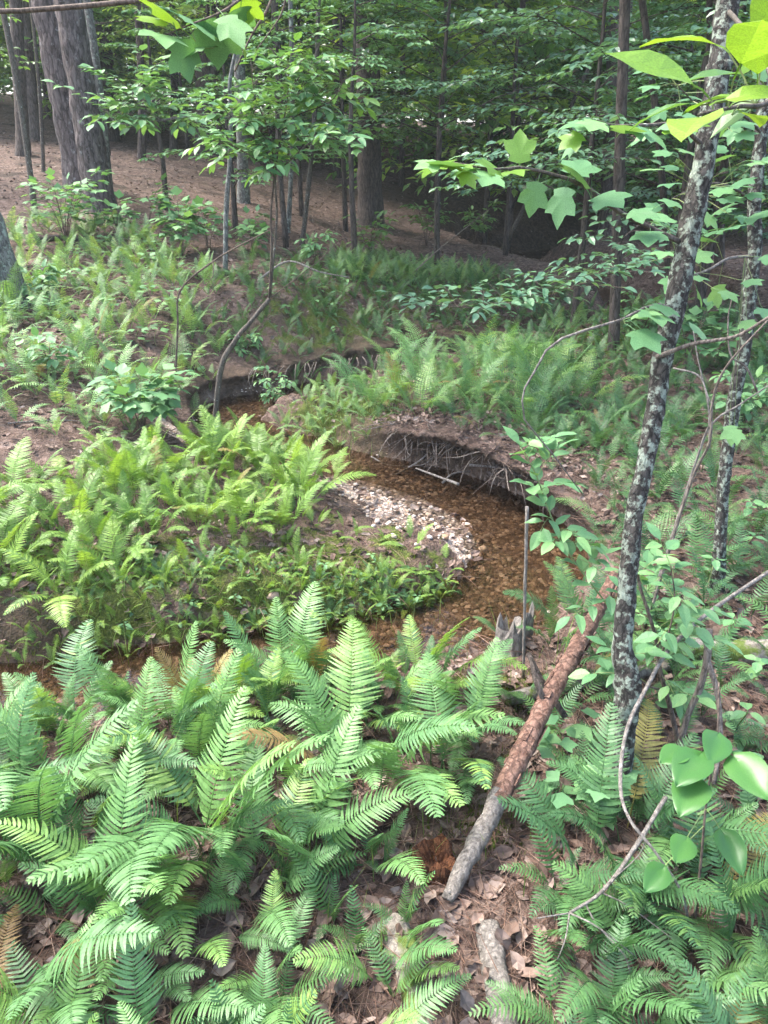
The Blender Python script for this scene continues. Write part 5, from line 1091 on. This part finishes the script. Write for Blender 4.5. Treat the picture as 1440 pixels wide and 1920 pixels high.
o = scatter('moss', 'short green moss on the banks and the tongue of land', 'moss', TU, 'moss', mp_, rm_.uniform(.012, .035, len(mp_)), 15, .2, -.002)
def upright(name, label, cat, pts, lo, hi, mat, seed, wid=.012, bend=.5):
    r = np.random.default_rng(seed); n = len(pts); V0 = np.array([(0, -1, 0), (0, 1, 0), (.12, .8, .5), (.12, -.8, .5), (.45, 0, 1)]); F0 = np.array([(0, 1, 2), (0, 2, 3), (3, 2, 4)])
    az = r.random(n) * TAU; s = r.uniform(lo, hi, n); M = np.zeros((n, 3, 4)); b = bend * r.uniform(.3, 1.5, n)
    M[:, 0, 0] = np.cos(az) * s * b; M[:, 1, 0] = np.sin(az) * s * b; M[:, 0, 1] = -np.sin(az) * wid * s; M[:, 1, 1] = np.cos(az) * wid * s; M[:, 2, 2] = s
    M[:, 0, 3] = pts[:, 0]; M[:, 1, 3] = pts[:, 1]; M[:, 2, 3] = height(pts[:, 0], pts[:, 1]) - .005
    V, F, A = place_many(V0, F0, M, r.random(n)); o = link(name, mesh_data(name, V, F, MAT[mat], A)); tag(o, label, cat, kind='stuff')
rg_ = np.random.default_rng(17); gp2 = np.vstack([np.column_stack([rg_.normal(x, .13, 22), rg_.normal(y, .13, 22)]) for x, y in ((-.3, 1.5), (-.22, 1.35), (-.45, 1.7), (.0, 1.3), (-.1, 5.4), (-.3, 5.5), (-.55, 5.7), (-.4, 5.6), (-.25, 5.7), (-.6, 5.9), (-.15, 5.55), (-.45, 5.8), (-.9, 2.9), (-.5, 3.0), (-1.3, 2.8), (.1, 3.0), (-.2, 3.1), (.45, 2.3), (-.6, 1.1), (-1.0, 1.4))])
upright('grass', 'thin green grass blades between the ferns and along the creek edge', 'grass', gp2, .08, .24, 'grass', 18, wid=.009, bend=.9)
p = np.vstack([np.column_stack([rm_.normal(.2, .14, 500), rm_.normal(3.12, .10, 500)]), np.column_stack([rm_.normal(-.2, .5, 500), rm_.normal(3.05, .12, 500)]), np.column_stack([rm_.uniform(-1.6, 2.2, 900), rm_.uniform(6.9, 9.6, 900)])]); d_, k_, l_, hw_, bw_, ov_, wz_ = creek_info(p[:, 0], p[:, 1]); p = p[(d_ > hw_ + .04)]
scatter('ground_cover', 'small dark green leaved ground cover on the banks', 'ground cover', LEAF4, 'fern_deep', p, rm_.uniform(.02, .045, len(p)), 19, .5, .025)

# ------------------------------------------------------------------ thin woodland haze
hv = bpy.data.materials.new('haze'); nt, nn, ll, out = nodes(hv)
pv = nn.new('ShaderNodeVolumePrincipled'); pv.inputs['Color'].default_value = (.86, .93, .92, 1); pv.inputs['Density'].default_value = .0014; ll.new(pv.outputs[0], out.inputs['Volume'])
x0, x1, y0, y1, z0, z1 = -234, 234, -44, 272, -1.5, 24.6
HVt = np.array([(x, y, z_) for z_ in (z0, z1) for (x, y) in ((x0, y0), (x1, y0), (x1, y1), (x0, y1))])
hz = link('haze', mesh_data('haze', HVt, np.array([(0, 3, 2, 1), (4, 5, 6, 7), (0, 1, 5, 4), (1, 2, 6, 5), (2, 3, 7, 6), (3, 0, 4, 7)]), hv))
tag(hz, 'thin pale haze in the air between the trees', 'haze', kind='stuff')
